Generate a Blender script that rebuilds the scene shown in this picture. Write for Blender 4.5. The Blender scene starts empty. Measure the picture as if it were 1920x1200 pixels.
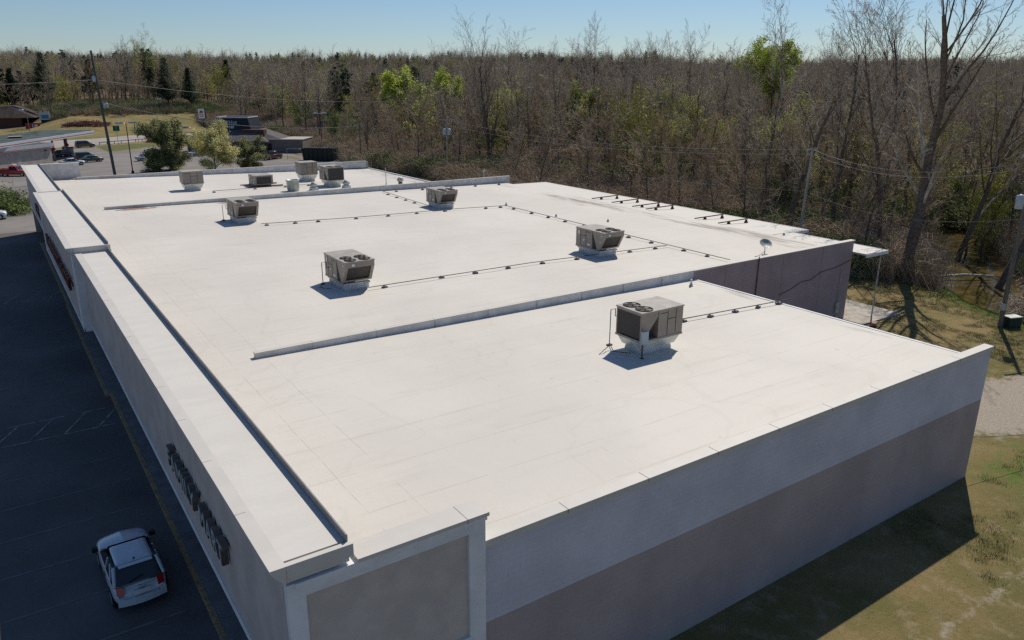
import bpy, math, random
import numpy as np
from mathutils import Matrix, Vector
sc = bpy.context.scene
col = sc.collection
PI = math.pi
# ------------------------------------------------------------------ camera
cd = bpy.data.cameras.new('camera'); cam = bpy.data.objects.new('camera', cd); col.objects.link(cam)
cd.sensor_width = 36; cd.lens = 26.717; cd.clip_start = 0.5; cd.clip_end = 6000
yaw, pit, roll = math.radians(34.4577), math.radians(17.5423), math.radians(0.2742)
Fv = Vector((math.sin(yaw)*math.cos(pit), math.cos(yaw)*math.cos(pit), -math.sin(pit)))
Rv = Vector((math.cos(yaw), -math.sin(yaw), 0)); Uv = Rv.cross(Fv)
R2 = Rv*math.cos(roll) + Uv*math.sin(roll); U2 = -Rv*math.sin(roll) + Uv*math.cos(roll)
cam.matrix_world = Matrix(((R2.x, U2.x, -Fv.x, -3.419), (R2.y, U2.y, -Fv.y, -13.86), (R2.z, U2.z, -Fv.z, 17.24), (0, 0, 0, 1)))
sc.camera = cam
# ------------------------------------------------------------------ sky, sun
SUN_AZ, SUN_EL = math.radians(60), math.radians(50)     # azimuth from +Y towards +X
w = bpy.data.worlds.new('World'); sc.world = w; w.use_nodes = True
nt = w.node_tree; nt.nodes.clear()
sky = nt.nodes.new('ShaderNodeTexSky'); sky.sky_type = 'NISHITA'; sky.sun_disc = False
sky.sun_elevation = SUN_EL; sky.sun_rotation = SUN_AZ; sky.altitude = 100; sky.air_density = 1.0; sky.dust_density = 0.25; sky.ozone_density = 7.5
bg = nt.nodes.new('ShaderNodeBackground'); bg.inputs[1].default_value = 0.08
wo = nt.nodes.new('ShaderNodeOutputWorld')
nt.links.new(sky.outputs[0], bg.inputs[0]); nt.links.new(bg.outputs[0], wo.inputs[0])
sl = bpy.data.lights.new('sun', 'SUN'); so = bpy.data.objects.new('sun', sl); col.objects.link(so)
sl.energy = 4.15; sl.angle = math.radians(0.5); sl.color = (1.0, 0.92, 0.79)
sd = Vector((math.sin(SUN_AZ)*math.cos(SUN_EL), math.cos(SUN_AZ)*math.cos(SUN_EL), math.sin(SUN_EL)))
so.rotation_euler = sd.to_track_quat('Z', 'Y').to_euler(); so.location = (40, 0, 60)
sc.view_settings.view_transform = 'Standard'; sc.view_settings.look = 'None'
sc.view_settings.exposure = 0.0; sc.view_settings.gamma = 1
sc.render.resolution_x = 1024; sc.render.resolution_y = 640
sc.cycles.use_denoising = False
sc.cycles.max_bounces = 5; sc.cycles.transparent_max_bounces = 8

# ------------------------------------------------------------------ materials
def sock(n, v):
    return n
def mat(name, c, rough=0.8, var=0.12, scale=2.0, bump=0.0, bscale=40, metal=0.0, c2=None, spec=0.3, fac=(0.42, 0.6), stretch=(1, 1, 1), coat=0):
    m = bpy.data.materials.new(name); m.use_nodes = True; t = m.node_tree; b = t.nodes['Principled BSDF']
    b.inputs['Roughness'].default_value = rough; b.inputs['Metallic'].default_value = metal
    b.inputs['Specular IOR Level'].default_value = spec; b.inputs['Coat Weight'].default_value = coat
    tc = t.nodes.new('ShaderNodeTexCoord'); mp = t.nodes.new('ShaderNodeMapping'); mp.inputs['Scale'].default_value = stretch
    t.links.new(tc.outputs['Object'], mp.inputs[0])
    n = t.nodes.new('ShaderNodeTexNoise'); n.inputs['Scale'].default_value = scale; n.inputs['Detail'].default_value = 6; n.inputs['Roughness'].default_value = 0.6
    t.links.new(mp.outputs[0], n.inputs['Vector'])
    r = t.nodes.new('ShaderNodeValToRGB'); e = r.color_ramp.elements
    lo = c2 if c2 else tuple(x*(1-var) for x in c); hi = c if c2 else tuple(min(1, x*(1+var)) for x in c)
    e[0].position, e[1].position = fac; e[0].color = (*lo, 1); e[1].color = (*hi, 1)
    t.links.new(n.outputs[0], r.inputs[0]); t.links.new(r.outputs[0], b.inputs['Base Color'])
    if bump:
        n2 = t.nodes.new('ShaderNodeTexNoise'); n2.inputs['Scale'].default_value = bscale; n2.inputs['Detail'].default_value = 4
        t.links.new(tc.outputs['Object'], n2.inputs['Vector'])
        bp = t.nodes.new('ShaderNodeBump'); bp.inputs['Strength'].default_value = bump; bp.inputs['Distance'].default_value = 0.02
        t.links.new(n2.outputs[0], bp.inputs['Height']); t.links.new(bp.outputs[0], b.inputs['Normal'])
    m['_ramp'] = r.name
    return m
class N:                                                 # tiny node-graph helper
    def __init__(s, m): s.t = m.node_tree; s.L = s.t.links
    def new(s, k, **kw):
        n = s.t.nodes.new(k)
        for a, v in kw.items(): setattr(n, a, v)
        return n
    def inp(s, n, i, v):
        if hasattr(v, 'is_linked'): s.L.new(v, n.inputs[i])
        else: n.inputs[i].default_value = v
    def math(s, op, a, b=0.0, c=0.0, clamp=False):
        n = s.new('ShaderNodeMath', operation=op, use_clamp=clamp); s.inp(n, 0, a); s.inp(n, 1, b); s.inp(n, 2, c); return n.outputs[0]
    def noise(s, v, scale, detail=4, rough=0.6):
        n = s.new('ShaderNodeTexNoise'); s.inp(n, 'Vector', v); n.inputs['Scale'].default_value = scale; n.inputs['Detail'].default_value = detail; n.inputs['Roughness'].default_value = rough; return n.outputs[0]
    def ss(s, x, a, b):
        n = s.new('ShaderNodeMapRange', interpolation_type='SMOOTHSTEP'); s.inp(n, 0, x); n.inputs[1].default_value = a; n.inputs[2].default_value = b; return n.outputs[0]
    def mix(s, f, a, b, mode='MIX'):
        n = s.new('ShaderNodeMix', data_type='RGBA', blend_type=mode); s.inp(n, 0, f)
        s.inp(n, 6, a if hasattr(a, 'is_linked') else (*a, 1)); s.inp(n, 7, b if hasattr(b, 'is_linked') else (*b, 1)); return n.outputs[2]
    def attr(s, name):
        n = s.new('ShaderNodeAttribute'); n.attribute_name = name; return n.outputs['Fac']

def roof_material():
    m = mat('white_membrane', (0.66, 0.645, 0.61), rough=0.62, spec=0.25); g = N(m); b = m.node_tree.nodes['Principled BSDF']
    tc = g.new('ShaderNodeTexCoord').outputs['Object']; sp = g.new('ShaderNodeSeparateXYZ'); g.L.new(tc, sp.inputs[0])
    x, y = sp.outputs[0], sp.outputs[1]
    big = g.noise(tc, 0.12, 5, 0.55); mp = g.new('ShaderNodeMapping'); mp.inputs['Scale'].default_value = (0.25, 1.6, 1); g.L.new(tc, mp.inputs[0])
    streak = g.noise(mp.outputs[0], 0.9, 6, 0.65); fine = g.noise(tc, 9, 5, 0.7)
    c = g.mix(g.ss(big, .35, .68), (0.585, 0.555, 0.51), (0.64, 0.61, 0.56))
    c = g.mix(g.math('MULTIPLY', g.ss(streak, .50, .78), 0.42), c, (0.50, 0.47, 0.41))
    c = g.mix(g.math('MULTIPLY', g.ss(fine, .55, .8), 0.15), c, (0.45, 0.43, 0.40))
    wob = g.math('MULTIPLY', g.math('SUBTRACT', g.noise(tc, 0.5, 3), 0.5), 0.16)
    def line(co, pitch, width, off=0.0):
        v = g.math('ADD', g.math('ADD', co, wob), off); f = g.math('FRACT', g.math('DIVIDE', v, pitch)); d = g.math('ABSOLUTE', g.math('SUBTRACT', f, 0.5))
        return g.ss(d, width/pitch, 0.0)
    br = g.ss(g.noise(tc, 1.1, 4), .36, .56)
    l1 = g.math('MULTIPLY', line(y, 2.25, 0.035), br)
    near = g.ss(g.math('ABSOLUTE', g.math('SUBTRACT', g.math('ADD', x, wob), 5.05)), 0.035, 0.0)
    near2 = g.ss(g.math('ABSOLUTE', g.math('SUBTRACT', g.math('ADD', x, wob), 3.7)), 0.03, 0.0)
    l2 = g.math('MULTIPLY', g.math('MAXIMUM', near, near2), br)
    l3 = g.math('MULTIPLY', g.math('MULTIPLY', line(x, 9.1, 0.03, 2.0), g.ss(g.noise(tc, 0.35, 2), .5, .6)), br)
    ln = g.math('MAXIMUM', g.math('MAXIMUM', l1, l2), l3)
    c = g.mix(g.math('MULTIPLY', ln, 0.30), c, (0.30, 0.285, 0.26))
    rg = g.math('ABSOLUTE', g.math('SUBTRACT', g.noise(tc, .16, 3, .4), .53)); c = g.mix(g.math('MULTIPLY', g.ss(rg, .012, .001), .11), c, (.42, .39, .35))
    pt = g.ss(g.noise(tc, 3.2, 3, .5), .70, .76); c = g.mix(g.math('MULTIPLY', pt, .35), c, (.34, .31, .28))
    # dirt that ponds along the rear gutter, and leaf litter by the low walls
    st = g.attr('stain'); mq = g.new('ShaderNodeMapping'); mq.inputs['Scale'].default_value = (1.5, .22, 1); g.L.new(tc, mq.inputs[0]); sn = g.noise(mq.outputs[0], 1.0, 7, 0.7)
    k = g.ss(g.math('ADD', st, g.math('MULTIPLY', g.math('SUBTRACT', sn, 0.5), 2.6)), 0.55, 1.25)
    c = g.mix(g.math('MULTIPLY', k, 0.85), c, (0.17, 0.145, 0.125))
    lf = g.attr('litter'); k2 = g.ss(g.math('ADD', lf, g.math('SUBTRACT', g.noise(tc, 3, 5), 0.5)), 0.5, 0.8)
    c = g.mix(g.math('MULTIPLY', k2, 0.85), c, (0.24, 0.13, 0.08))
    g.L.new(c, b.inputs['Base Color'])
    h = g.math('ADD', g.math('MULTIPLY', g.noise(tc, 0.7, 4), 1.0), g.math('ADD', g.math('MULTIPLY', ln, 0.25), g.math('MULTIPLY', fine, 0.08)))
    bp = g.new('ShaderNodeBump'); bp.inputs['Strength'].default_value = 0.35; bp.inputs['Distance'].default_value = 0.06; g.L.new(h, bp.inputs['Height']); g.L.new(bp.outputs[0], b.inputs['Normal'])
    return m
def stucco(name, c, drip=0.25):
    m = mat(name, c, rough=0.9, spec=0.15); g = N(m); b = m.node_tree.nodes['Principled BSDF']
    tc = g.new('ShaderNodeTexCoord').outputs['Object']; mp = g.new('ShaderNodeMapping'); mp.inputs['Scale'].default_value = (1.2, 1.2, 0.18); g.L.new(tc, mp.inputs[0])
    a = g.noise(tc, 0.35, 5); s = g.noise(mp.outputs[0], 1.3, 6, 0.7); f = g.noise(tc, 26, 3)
    cc = g.mix(g.ss(a, .35, .65), tuple(x*.9 for x in c), tuple(min(1, x*1.06) for x in c))
    cc = g.mix(g.math('MULTIPLY', g.ss(s, .55, .8), drip), cc, tuple(x*.62 for x in c))
    cc = g.mix(g.math('MULTIPLY', g.ss(f, .45, .75), 0.12), cc, tuple(x*.7 for x in c))
    br = g.new('ShaderNodeTexBrick'); br.inputs['Scale'].default_value = 1; br.inputs['Mortar Size'].default_value = 0.012; br.inputs['Brick Width'].default_value = .4; br.inputs['Row Height'].default_value = .2
    br.inputs['Color1'].default_value = br.inputs['Color2'].default_value = (1, 1, 1, 1); br.inputs['Mortar'].default_value = (0.86, .86, .86, 1)
    sp = g.new('ShaderNodeSeparateXYZ'); g.L.new(tc, sp.inputs[0]); cb = g.new('ShaderNodeCombineXYZ'); g.L.new(g.math('ADD', sp.outputs[0], sp.outputs[1]), cb.inputs[0]); g.L.new(sp.outputs[2], cb.inputs[1])
    g.L.new(cb.outputs[0], br.inputs['Vector']); cc = g.mix(0.55, cc, br.outputs[0], 'MULTIPLY')
    g.L.new(cc, b.inputs['Base Color'])
    bp = g.new('ShaderNodeBump'); bp.inputs['Strength'].default_value = 0.25; bp.inputs['Distance'].default_value = 0.01; g.L.new(f, bp.inputs['Height']); g.L.new(bp.outputs[0], b.inputs['Normal'])
    return m
M = {}
M['roof'] = roof_material()
M['wall_light'] = stucco('pale_painted_block', (0.62, 0.60, 0.655))
M['wall_taupe'] = stucco('taupe_painted_block', (0.44, 0.36, 0.35))
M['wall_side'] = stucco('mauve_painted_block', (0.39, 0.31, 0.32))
M['eifs_grey'] = mat('grey_eifs', (0.54, 0.475, 0.42), 0.92, .06, 1.2, .2, 60)
M['eifs_tan'] = mat('tan_eifs', (0.52, 0.465, 0.43), 0.92, .08, .8, .2, 60)
M['trim_white'] = mat('white_trim', (0.72, 0.72, 0.72), 0.7, .06, 1.4, .1, 40)
M['coping'] = mat('metal_coping', (0.58, 0.555, 0.51), 0.45, .025, 1.1, .05, 20, spec=.4, stretch=(1, 1, 1))
M['membrane_wall'] = mat('white_membrane_flashing', (0.60, 0.60, 0.59), 0.6, .1, 1.5, .2, 5)
M['membrane_shaded'] = mat('shade_darkened_curb_flashing', (0.25, 0.24, 0.235), 0.7, .12, 1.5, .2, 5)  # curb flashing darkened in its colour to stand for the shaded face
M['strip'] = mat('mansard_top_membrane', (0.61, 0.59, 0.55), 0.65, .025, .9, .2, 8, stretch=(.5, 1.6, 1))
M['seam'] = mat('joint_sealant', (0.20, 0.19, 0.18), .8)
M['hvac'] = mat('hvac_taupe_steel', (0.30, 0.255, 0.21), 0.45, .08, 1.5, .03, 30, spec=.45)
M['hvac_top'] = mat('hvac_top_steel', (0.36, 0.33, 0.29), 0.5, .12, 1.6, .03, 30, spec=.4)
M['hvac_dark'] = mat('dark_gap_steel', (0.03, 0.03, 0.032), 0.6)
M['label'] = mat('white_sticker', (0.75, 0.75, 0.74), .5)
M['galv'] = mat('galvanised_steel', (0.42, 0.46, 0.48), 0.4, .15, 3, .05, 20, metal=.35, spec=.5)
M['adapter'] = mat('curb_adapter_steel', (0.64, 0.68, 0.62), 0.35, .15, 2, .05, 20, metal=.3, spec=.5)
M['bluebox'] = mat('disconnect_box_paint', (0.35, 0.42, 0.47), .4, .06)
M['pipe'] = mat('dark_gas_pipe', (0.07, 0.055, 0.05), .6, .2, 8)
M['block'] = mat('pipe_block_rubber', (0.11, 0.10, 0.10), .8, .2, 12)
M['rust'] = mat('rusty_steel', (0.10, 0.045, 0.035), .75, .3, 9)
M['ventgrey'] = mat('weathered_vent', (0.40, 0.44, 0.42), .5, .15, 3, metal=.2)
M['pvc'] = mat('white_pvc', (0.62, 0.62, 0.60), .5, .05)
M['dish'] = mat('grey_dish_enamel', (0.30, 0.34, 0.32), .45, .05)
M['concrete'] = mat('concrete', (0.40, 0.37, 0.33), .9, .15, 1.5, .3, 30)
M['walk'] = mat('walkway_concrete', (0.24, 0.23, 0.225), .9, .15, 1.2, .3, 30)
M['curb_yellow'] = mat('worn_yellow_curb', (0.50, 0.33, 0.14), .85, c2=(0.24, 0.20, 0.15), scale=5, fac=(.38, .56))
M['white_line'] = mat('worn_white_line', (0.40, 0.40, 0.40), .85, c2=(0.16, .155, .15), scale=2.6, fac=(.42, .62))
M['yellow_line'] = mat('worn_yellow_line', (0.45, 0.30, 0.08), .85, c2=(0.2, .17, .1), scale=1.2)
M['glass'] = mat('dark_glass', (0.02, 0.024, 0.028), .06, 0, spec=.7)
M['storeglass'] = mat('storefront_glass', (0.03, 0.035, 0.04), .1, 0, spec=.6)
M['brick'] = mat('red_brick', (0.12, 0.06, 0.05), .9, .25, 9, .3, 30)
M['letter'] = mat('dark_bronze_letter', (0.12, 0.11, 0.105), .5)
M['letterface'] = mat('letter_face', (0.40, 0.44, 0.47), .5)
M['redletter'] = mat('dark_red_letter', (0.10, 0.02, 0.025), .5)
M['black'] = mat('black_plastic', (0.015, 0.015, 0.017), .6)
M['tyre'] = mat('tyre_rubber', (0.02, 0.02, 0.02), .85)
M['rim'] = mat('wheel_alloy', (0.45, 0.45, 0.46), .35, .1, metal=.6)
M['tail'] = mat('red_lamp', (0.38, 0.012, 0.018), .25, .1, spec=.6)
M['head'] = mat('clear_lamp', (0.65, 0.66, 0.68), .15, .1, spec=.7)
M['wood'] = mat('pole_wood', (0.175, 0.155, 0.135), .9, .2, 3, .3, 20, stretch=(3, 3, .3))
M['wood_pale'] = mat('pale_pole_wood', (0.36, 0.33, 0.29), .9, .2, 3, .3, 20, stretch=(3, 3, .3))
M['wire'] = mat('cable', (0.09, 0.085, 0.08), .6)
M['wire_pale'] = mat('pale_cable', (0.33, 0.31, 0.29), .6)
M['transformer'] = mat('transformer_paint', (0.45, 0.52, 0.56), .4, .06)
M['darkgreen'] = mat('dark_green_paint', (0.02, 0.035, 0.03), .5)
M['bark'] = mat('dark_bark', (0.13, 0.105, 0.088), .95, .3, 5, .5, 14)
M['twig'] = mat('brown_twig', (0.44, 0.345, 0.245), .95, .3, .35)
M['twig_grey'] = mat('grey_twig', (0.47, 0.395, 0.305), .95, .25, .35)
M['twig_red'] = mat('reddish_twig', (0.43, 0.325, 0.23), .95, .25, .35)
M['twig_olive'] = mat('olive_budding_twig', (0.33, 0.31, 0.13), .95, .25, .35)
M['limb_white'] = mat('white_sycamore_bark', (0.52, 0.48, 0.40), .9, c2=(0.26, .22, .18), scale=1.2)
M['leaf_lime'] = mat('lime_new_leaf', (0.50, 0.56, 0.07), .8, .2, .6)
M['leaf_olive'] = mat('olive_new_leaf', (0.38, 0.38, 0.08), .8, .3, .6)
M['leaf_green'] = mat('green_leaf', (0.14, 0.20, 0.045), .8, .4, .6)
M['leaf_orange'] = mat('russet_bud', (0.27, 0.155, 0.055), .8, .3, .6)
M['leaf_blossom'] = mat('pale_yellow_blossom', (0.58, 0.54, 0.22), .8, .3, .8)
M['needle'] = mat('pine_needle', (0.035, 0.062, 0.028), .85, .4, .8)
M['cedar'] = mat('cedar_leaf', (0.23, 0.245, 0.10), .85, .4, .8)
M['hedge_red'] = mat('red_hedge_leaf', (0.20, 0.06, 0.07), .85, .4, 1.2)
M['thicket'] = mat('thicket_stem', (0.35, 0.295, 0.215), .95, .35, .5)
M['log'] = mat('driftwood', (0.42, 0.38, 0.33), .9)
for k in ('leaf_lime', 'leaf_olive', 'leaf_green', 'leaf_orange', 'leaf_blossom'):
    M[k].node_tree.nodes['Principled BSDF'].inputs['Transmission Weight'].default_value = 0
def paint(name, c): return mat(name, c, .28, .03, 2, spec=.5, coat=.6)

# ------------------------------------------------------------------ mesh helpers
class MB:
    def __init__(s): s.v = []; s.f = []; s.sm = []; s.ch = []
    def add(s, V, F, smooth=False):
        n = len(s.v); s.ch.append((V, F, smooth)); s.v += [tuple(p) for p in V]; s.f += [tuple(i+n for i in f) for f in F]; s.sm += [smooth]*len(F); return s
    def box(s, x0, x1, y0, y1, z0, z1):
        return s.add([(x0, y0, z0), (x1, y0, z0), (x1, y1, z0), (x0, y1, z0), (x0, y0, z1), (x1, y0, z1), (x1, y1, z1), (x0, y1, z1)],
                     [(0, 3, 2, 1), (4, 5, 6, 7), (0, 1, 5, 4), (1, 2, 6, 5), (2, 3, 7, 6), (3, 0, 4, 7)])
    def hexa(s, b, t):                                   # bottom 4 + top 4 points, counter-clockwise from above
        return s.add(list(b)+list(t), [(0, 3, 2, 1), (4, 5, 6, 7), (0, 1, 5, 4), (1, 2, 6, 5), (2, 3, 7, 6), (3, 0, 4, 7)])
    def tube(s, pts, r, n=6, caps=True, smooth=True):
        pts = [Vector(p) for p in pts]; rs = r if isinstance(r, (list, tuple)) else [r]*len(pts); V = []; prev = None
        for i, p in enumerate(pts):
            d = (pts[min(i+1, len(pts)-1)] - pts[max(i-1, 0)]).normalized()
            a = d.orthogonal().normalized() if prev is None else (prev - d*prev.dot(d)).normalized()
            prev = a; b = d.cross(a)
            for k in range(n):
                t = 2*PI*k/n; V.append(p + (a*math.cos(t) + b*math.sin(t))*rs[i])
        F = []
        for i in range(len(pts)-1):
            for k in range(n): F.append((i*n+k, i*n+(k+1) % n, (i+1)*n+(k+1) % n, (i+1)*n+k))
        s.add(V, F, smooth)
        if caps: s.add(V[:n], [tuple(reversed(range(n)))]); s.add(V[-n:], [tuple(range(n))])
        return s
    def lathe(s, prof, c=(0, 0, 0), n=24, smooth=True):
        V = [(c[0]+r*math.cos(2*PI*k/n), c[1]+r*math.sin(2*PI*k/n), c[2]+z) for r, z in prof for k in range(n)]
        F = [(i*n+k, i*n+(k+1) % n, (i+1)*n+(k+1) % n, (i+1)*n+k) for i in range(len(prof)-1) for k in range(n)]
        s.add(V, F, smooth); s.add(V[:n], [tuple(reversed(range(n)))]); s.add(V[-n:], [tuple(range(n))]); return s
    def mesh(s, name):
        m = bpy.data.meshes.new(name); m.from_pydata(s.v, [], s.f)
        m.polygons.foreach_set('use_smooth', s.sm); m.update(); return m
    def build(s, name, m, parent=None, loc=None, rz=0):
        me = s.mesh(name)
        for q in (m if isinstance(m, (list, tuple)) else [m]): me.materials.append(q)
        o = bpy.data.objects.new(name, me); col.objects.link(o)
        if parent: o.parent = parent
        if loc: o.location = loc
        o.rotation_euler[2] = rz
        return o
def each(mb, name, m, parent):
    for V, F, sm in mb.ch: MB().add(V, F, sm).build(name, m, parent)
def tag(o, label=None, cat=None, group=None, kind=None):
    if label: o['label'] = label
    if cat: o['category'] = cat
    if group: o['group'] = group
    if kind: o['kind'] = kind
    return o
def thing(name, label, cat, loc=(0, 0, 0), rz=0, group=None):
    o = bpy.data.objects.new(name, None); col.objects.link(o); o.location = loc; o.rotation_euler[2] = rz; o.empty_display_size = .3
    return tag(o, label, cat, group)
def dup(root, loc, rz=0, scale=1, label=None, group=None):
    r = root.copy(); col.objects.link(r); r.location = loc; r.rotation_euler = (0, 0, rz); r.scale = (scale,)*3 if not isinstance(scale, tuple) else scale
    if label: r['label'] = label
    if group: r['group'] = group
    for ch in root.children:
        c = ch.copy(); col.objects.link(c); c.parent = r
        for g_ in ch.children:
            d = g_.copy(); col.objects.link(d); d.parent = c
    return r
def ss(x, a, b):
    t = np.clip((x-a)/(b-a), 0, 1); return t*t*(3-2*t)
def vnoise(x, y, s=1.0, seed=0):                          # smooth value noise for terrain and masks
    x = np.asarray(x)/s; y = np.asarray(y)/s; xi = np.floor(x); yi = np.floor(y); fx = x-xi; fy = y-yi; fx = fx*fx*(3-2*fx); fy = fy*fy*(3-2*fy)
    def h(a, b): v = np.sin(a*127.1+b*311.7+seed*74.7)*43758.5453; return v-np.floor(v)
    return (h(xi, yi)*(1-fx)+h(xi+1, yi)*fx)*(1-fy)+(h(xi, yi+1)*(1-fx)+h(xi+1, yi+1)*fx)*fy

# ================================================================== TERRAIN
CREEK = np.array([(96, 33), (84, 25), (75, 20.0), (69, 17.0), (65.0, 13.0), (62, 7), (60.5, -2), (60, -14), (62, -34)], float)
def creek_d(x, y):
    best = np.full(np.shape(x), 1e9)
    for a, b in zip(CREEK[:-1], CREEK[1:]):
        d = b-a; t = np.clip(((x-a[0])*d[0]+(y-a[1])*d[1])/(d@d), 0, 1)
        best = np.minimum(best, np.hypot(x-a[0]-t*d[0], y-a[1]-t*d[1]))
    return best
def forest_edge(y):                                       # X where the wood begins behind the building
    return 62.5 + 2.2*np.sin(y*0.13) + ss(y, 150, 190)*9 - ss(y, 240, 275)*5
def terrain(x, y):
    x = np.asarray(x, float); y = np.asarray(y, float); d = np.hypot(x+3.4, y+13.9)
    wood = ss(x-forest_edge(y), 0, 30)
    h = 0.019*np.maximum(0, d-150)*ss(d, 150, 260)*wood + 4*ss(d, 520, 1000)
    h = h + 6.0*ss(y-(0.18*x), 252, 300)*(1-wood)*(.12+.88*ss(x, 6, 24)) + 0.018*np.maximum(0, y-300)*(1-wood)
    h = h + wood*(vnoise(x, y, 38, 1)-.5)*2.2 + (vnoise(x, y, 210, 4)-.5)*20*ss(d, 420, 1000)
    h = h - 1.25*(1-ss(creek_d(x, y), 1.6, 4.2)) + 0.05*(vnoise(x, y, 2.2, 7)-.5)*ss(x, 33, 40)
    return h
def axis(parts):
    a = []
    for lo, hi, st in parts: a += list(np.arange(lo, hi, st))
    return np.array(a+[parts[-1][1]])
gx = axis([(-1400, -200, 60), (-200, -20, 12), (-20, 24, 6), (24, 78, .8), (78, 130, 3.5), (130, 400, 12), (400, 2600, 55)])
gy = axis([(-400, -60, 40), (-60, -16, 4), (-16, 34, .8), (34, 130, 4), (130, 420, 9), (420, 3000, 60)])
GX, GY = np.meshgrid(gx, gy); GZ = terrain(GX, GY)
nx, ny = len(gx), len(gy)
me = bpy.data.meshes.new('ground')
idx = (np.arange(ny-1)[:, None]*nx+np.arange(nx-1)[None, :]).ravel()
me.from_pydata(np.stack([GX.ravel(), GY.ravel(), GZ.ravel()], 1).tolist(), [], np.stack([idx, idx+1, idx+nx+1, idx+nx], 1).tolist())
me.polygons.foreach_set('use_smooth', [True]*len(me.polygons))
def attr_(me, n, v): me.attributes.new(n, 'FLOAT', 'POINT').data.foreach_set('value', np.asarray(v, dtype=np.float32).ravel())
x, y = GX.ravel(), GY.ravel()
forest = np.maximum(ss(x-forest_edge(y), -1.0, 2.0), ss(y-.18*x, 288, 300))
cdist = creek_d(x, y)
dirt = (1-ss(np.hypot((x-44.5)/11, (y-(1.6+(x-44)*-.3))/4.4), .6, 1.2))
trk = (1-ss(np.abs(y-(-4.6-(x-25)*.02)-0.5*np.sin(x*.25)), .1, .75))*.62 + (1-ss(np.abs(y-(-6.6-(x-25)*.02)-.5*np.sin(x*.25+.2)), .1, .75))*.6
dirt = np.clip(np.maximum(dirt, np.where(x < 44, trk*.85, 0)), 0, 1)
green = (1-ss(cdist, 3.2, 6.5))*ss(cdist, 1.6, 2.6)*(1-ss(x, 66, 70)) + .55*(1-ss(np.abs(x-35), 2, 7))*(1-ss(np.abs(y+2), 1, 5))
attr_(me, 'forest', forest*ss(cdist, 1.0, 1.01) if False else forest); attr_(me, 'dirt', dirt); attr_(me, 'green', np.clip(green, 0, 1)); attr_(me, 'creek', 1-ss(cdist, 1.8, 3.0))
gm = mat('ground_cover', (.2, .17, .09), .95, spec=.1); g = N(gm); b = gm.node_tree.nodes['Principled BSDF']
tc = g.new('ShaderNodeTexCoord').outputs['Object']
n1, n2, n3, n4 = g.noise(tc, .22, 6), g.noise(tc, 1.3, 6, .7), g.noise(tc, 7, 5, .75), g.noise(tc, 38, 3, .7)
c = g.mix(g.ss(n1, .38, .62), (.31, .235, .11), (.20, .18, .07))
c = g.mix(g.ss(n2, .48, .70), c, (.38, .30, .18)); c = g.mix(g.math('MULTIPLY', g.ss(n3, .52, .7), .62), c, (.095, .105, .03))
c = g.mix(g.ss(g.math('ADD', g.attr('green'), g.math('MULTIPLY', g.math('SUBTRACT', n2, .5), 1.6)), .3, .8), c, (.12, .19, .035))
c = g.mix(g.ss(g.math('ADD', g.attr('dirt'), g.math('MULTIPLY', g.math('SUBTRACT', n2, .5), 1.9)), .38, .82), c, g.mix(g.ss(n3, .35, .7), (.52, .46, .385), (.42, .355, .28)))
wc = g.mix(g.ss(n2, .35, .7), (.16, .12, .085), (.25, .19, .13)); wc = g.mix(g.math('MULTIPLY', g.ss(n3, .5, .75), .5), wc, (.055, .06, .022))
c = g.mix(g.attr('forest'), c, wc); c = g.mix(g.attr('creek'), c, (.12, .085, .045))
c = g.mix(g.math('MULTIPLY', g.ss(n4, .38, .7), .5), c, (.035, .035, .014))
g.L.new(c, b.inputs['Base Color'])
bp = g.new('ShaderNodeBump'); bp.inputs['Strength'].default_value = .8; bp.inputs['Distance'].default_value = .06; g.L.new(g.math('ADD', n3, n4), bp.inputs['Height']); g.L.new(bp.outputs[0], b.inputs['Normal'])
me.materials.append(gm); go = bpy.data.objects.new('ground', me); col.objects.link(go); tag(go, kind='structure')
# creek water
wm = mat('creek_water', (.10, .075, .028), .06, .3, .8, spec=.5, bump=.12, bscale=3)
mb = MB(); L_, R_ = [], []
for i, p in enumerate(CREEK):
    d = CREEK[min(i+1, len(CREEK)-1)]-CREEK[max(i-1, 0)]; d /= np.hypot(*d); nrm = np.array([-d[1], d[0]])
    L_.append((*(p+nrm*3.0), -.66)); R_.append((*(p-nrm*3.0), -.66))
mb.add(L_+R_, [(i, i+len(CREEK), i+1+len(CREEK), i+1) for i in range(len(CREEK)-1)]); tag(mb.build('water', wm), kind='structure')
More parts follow.
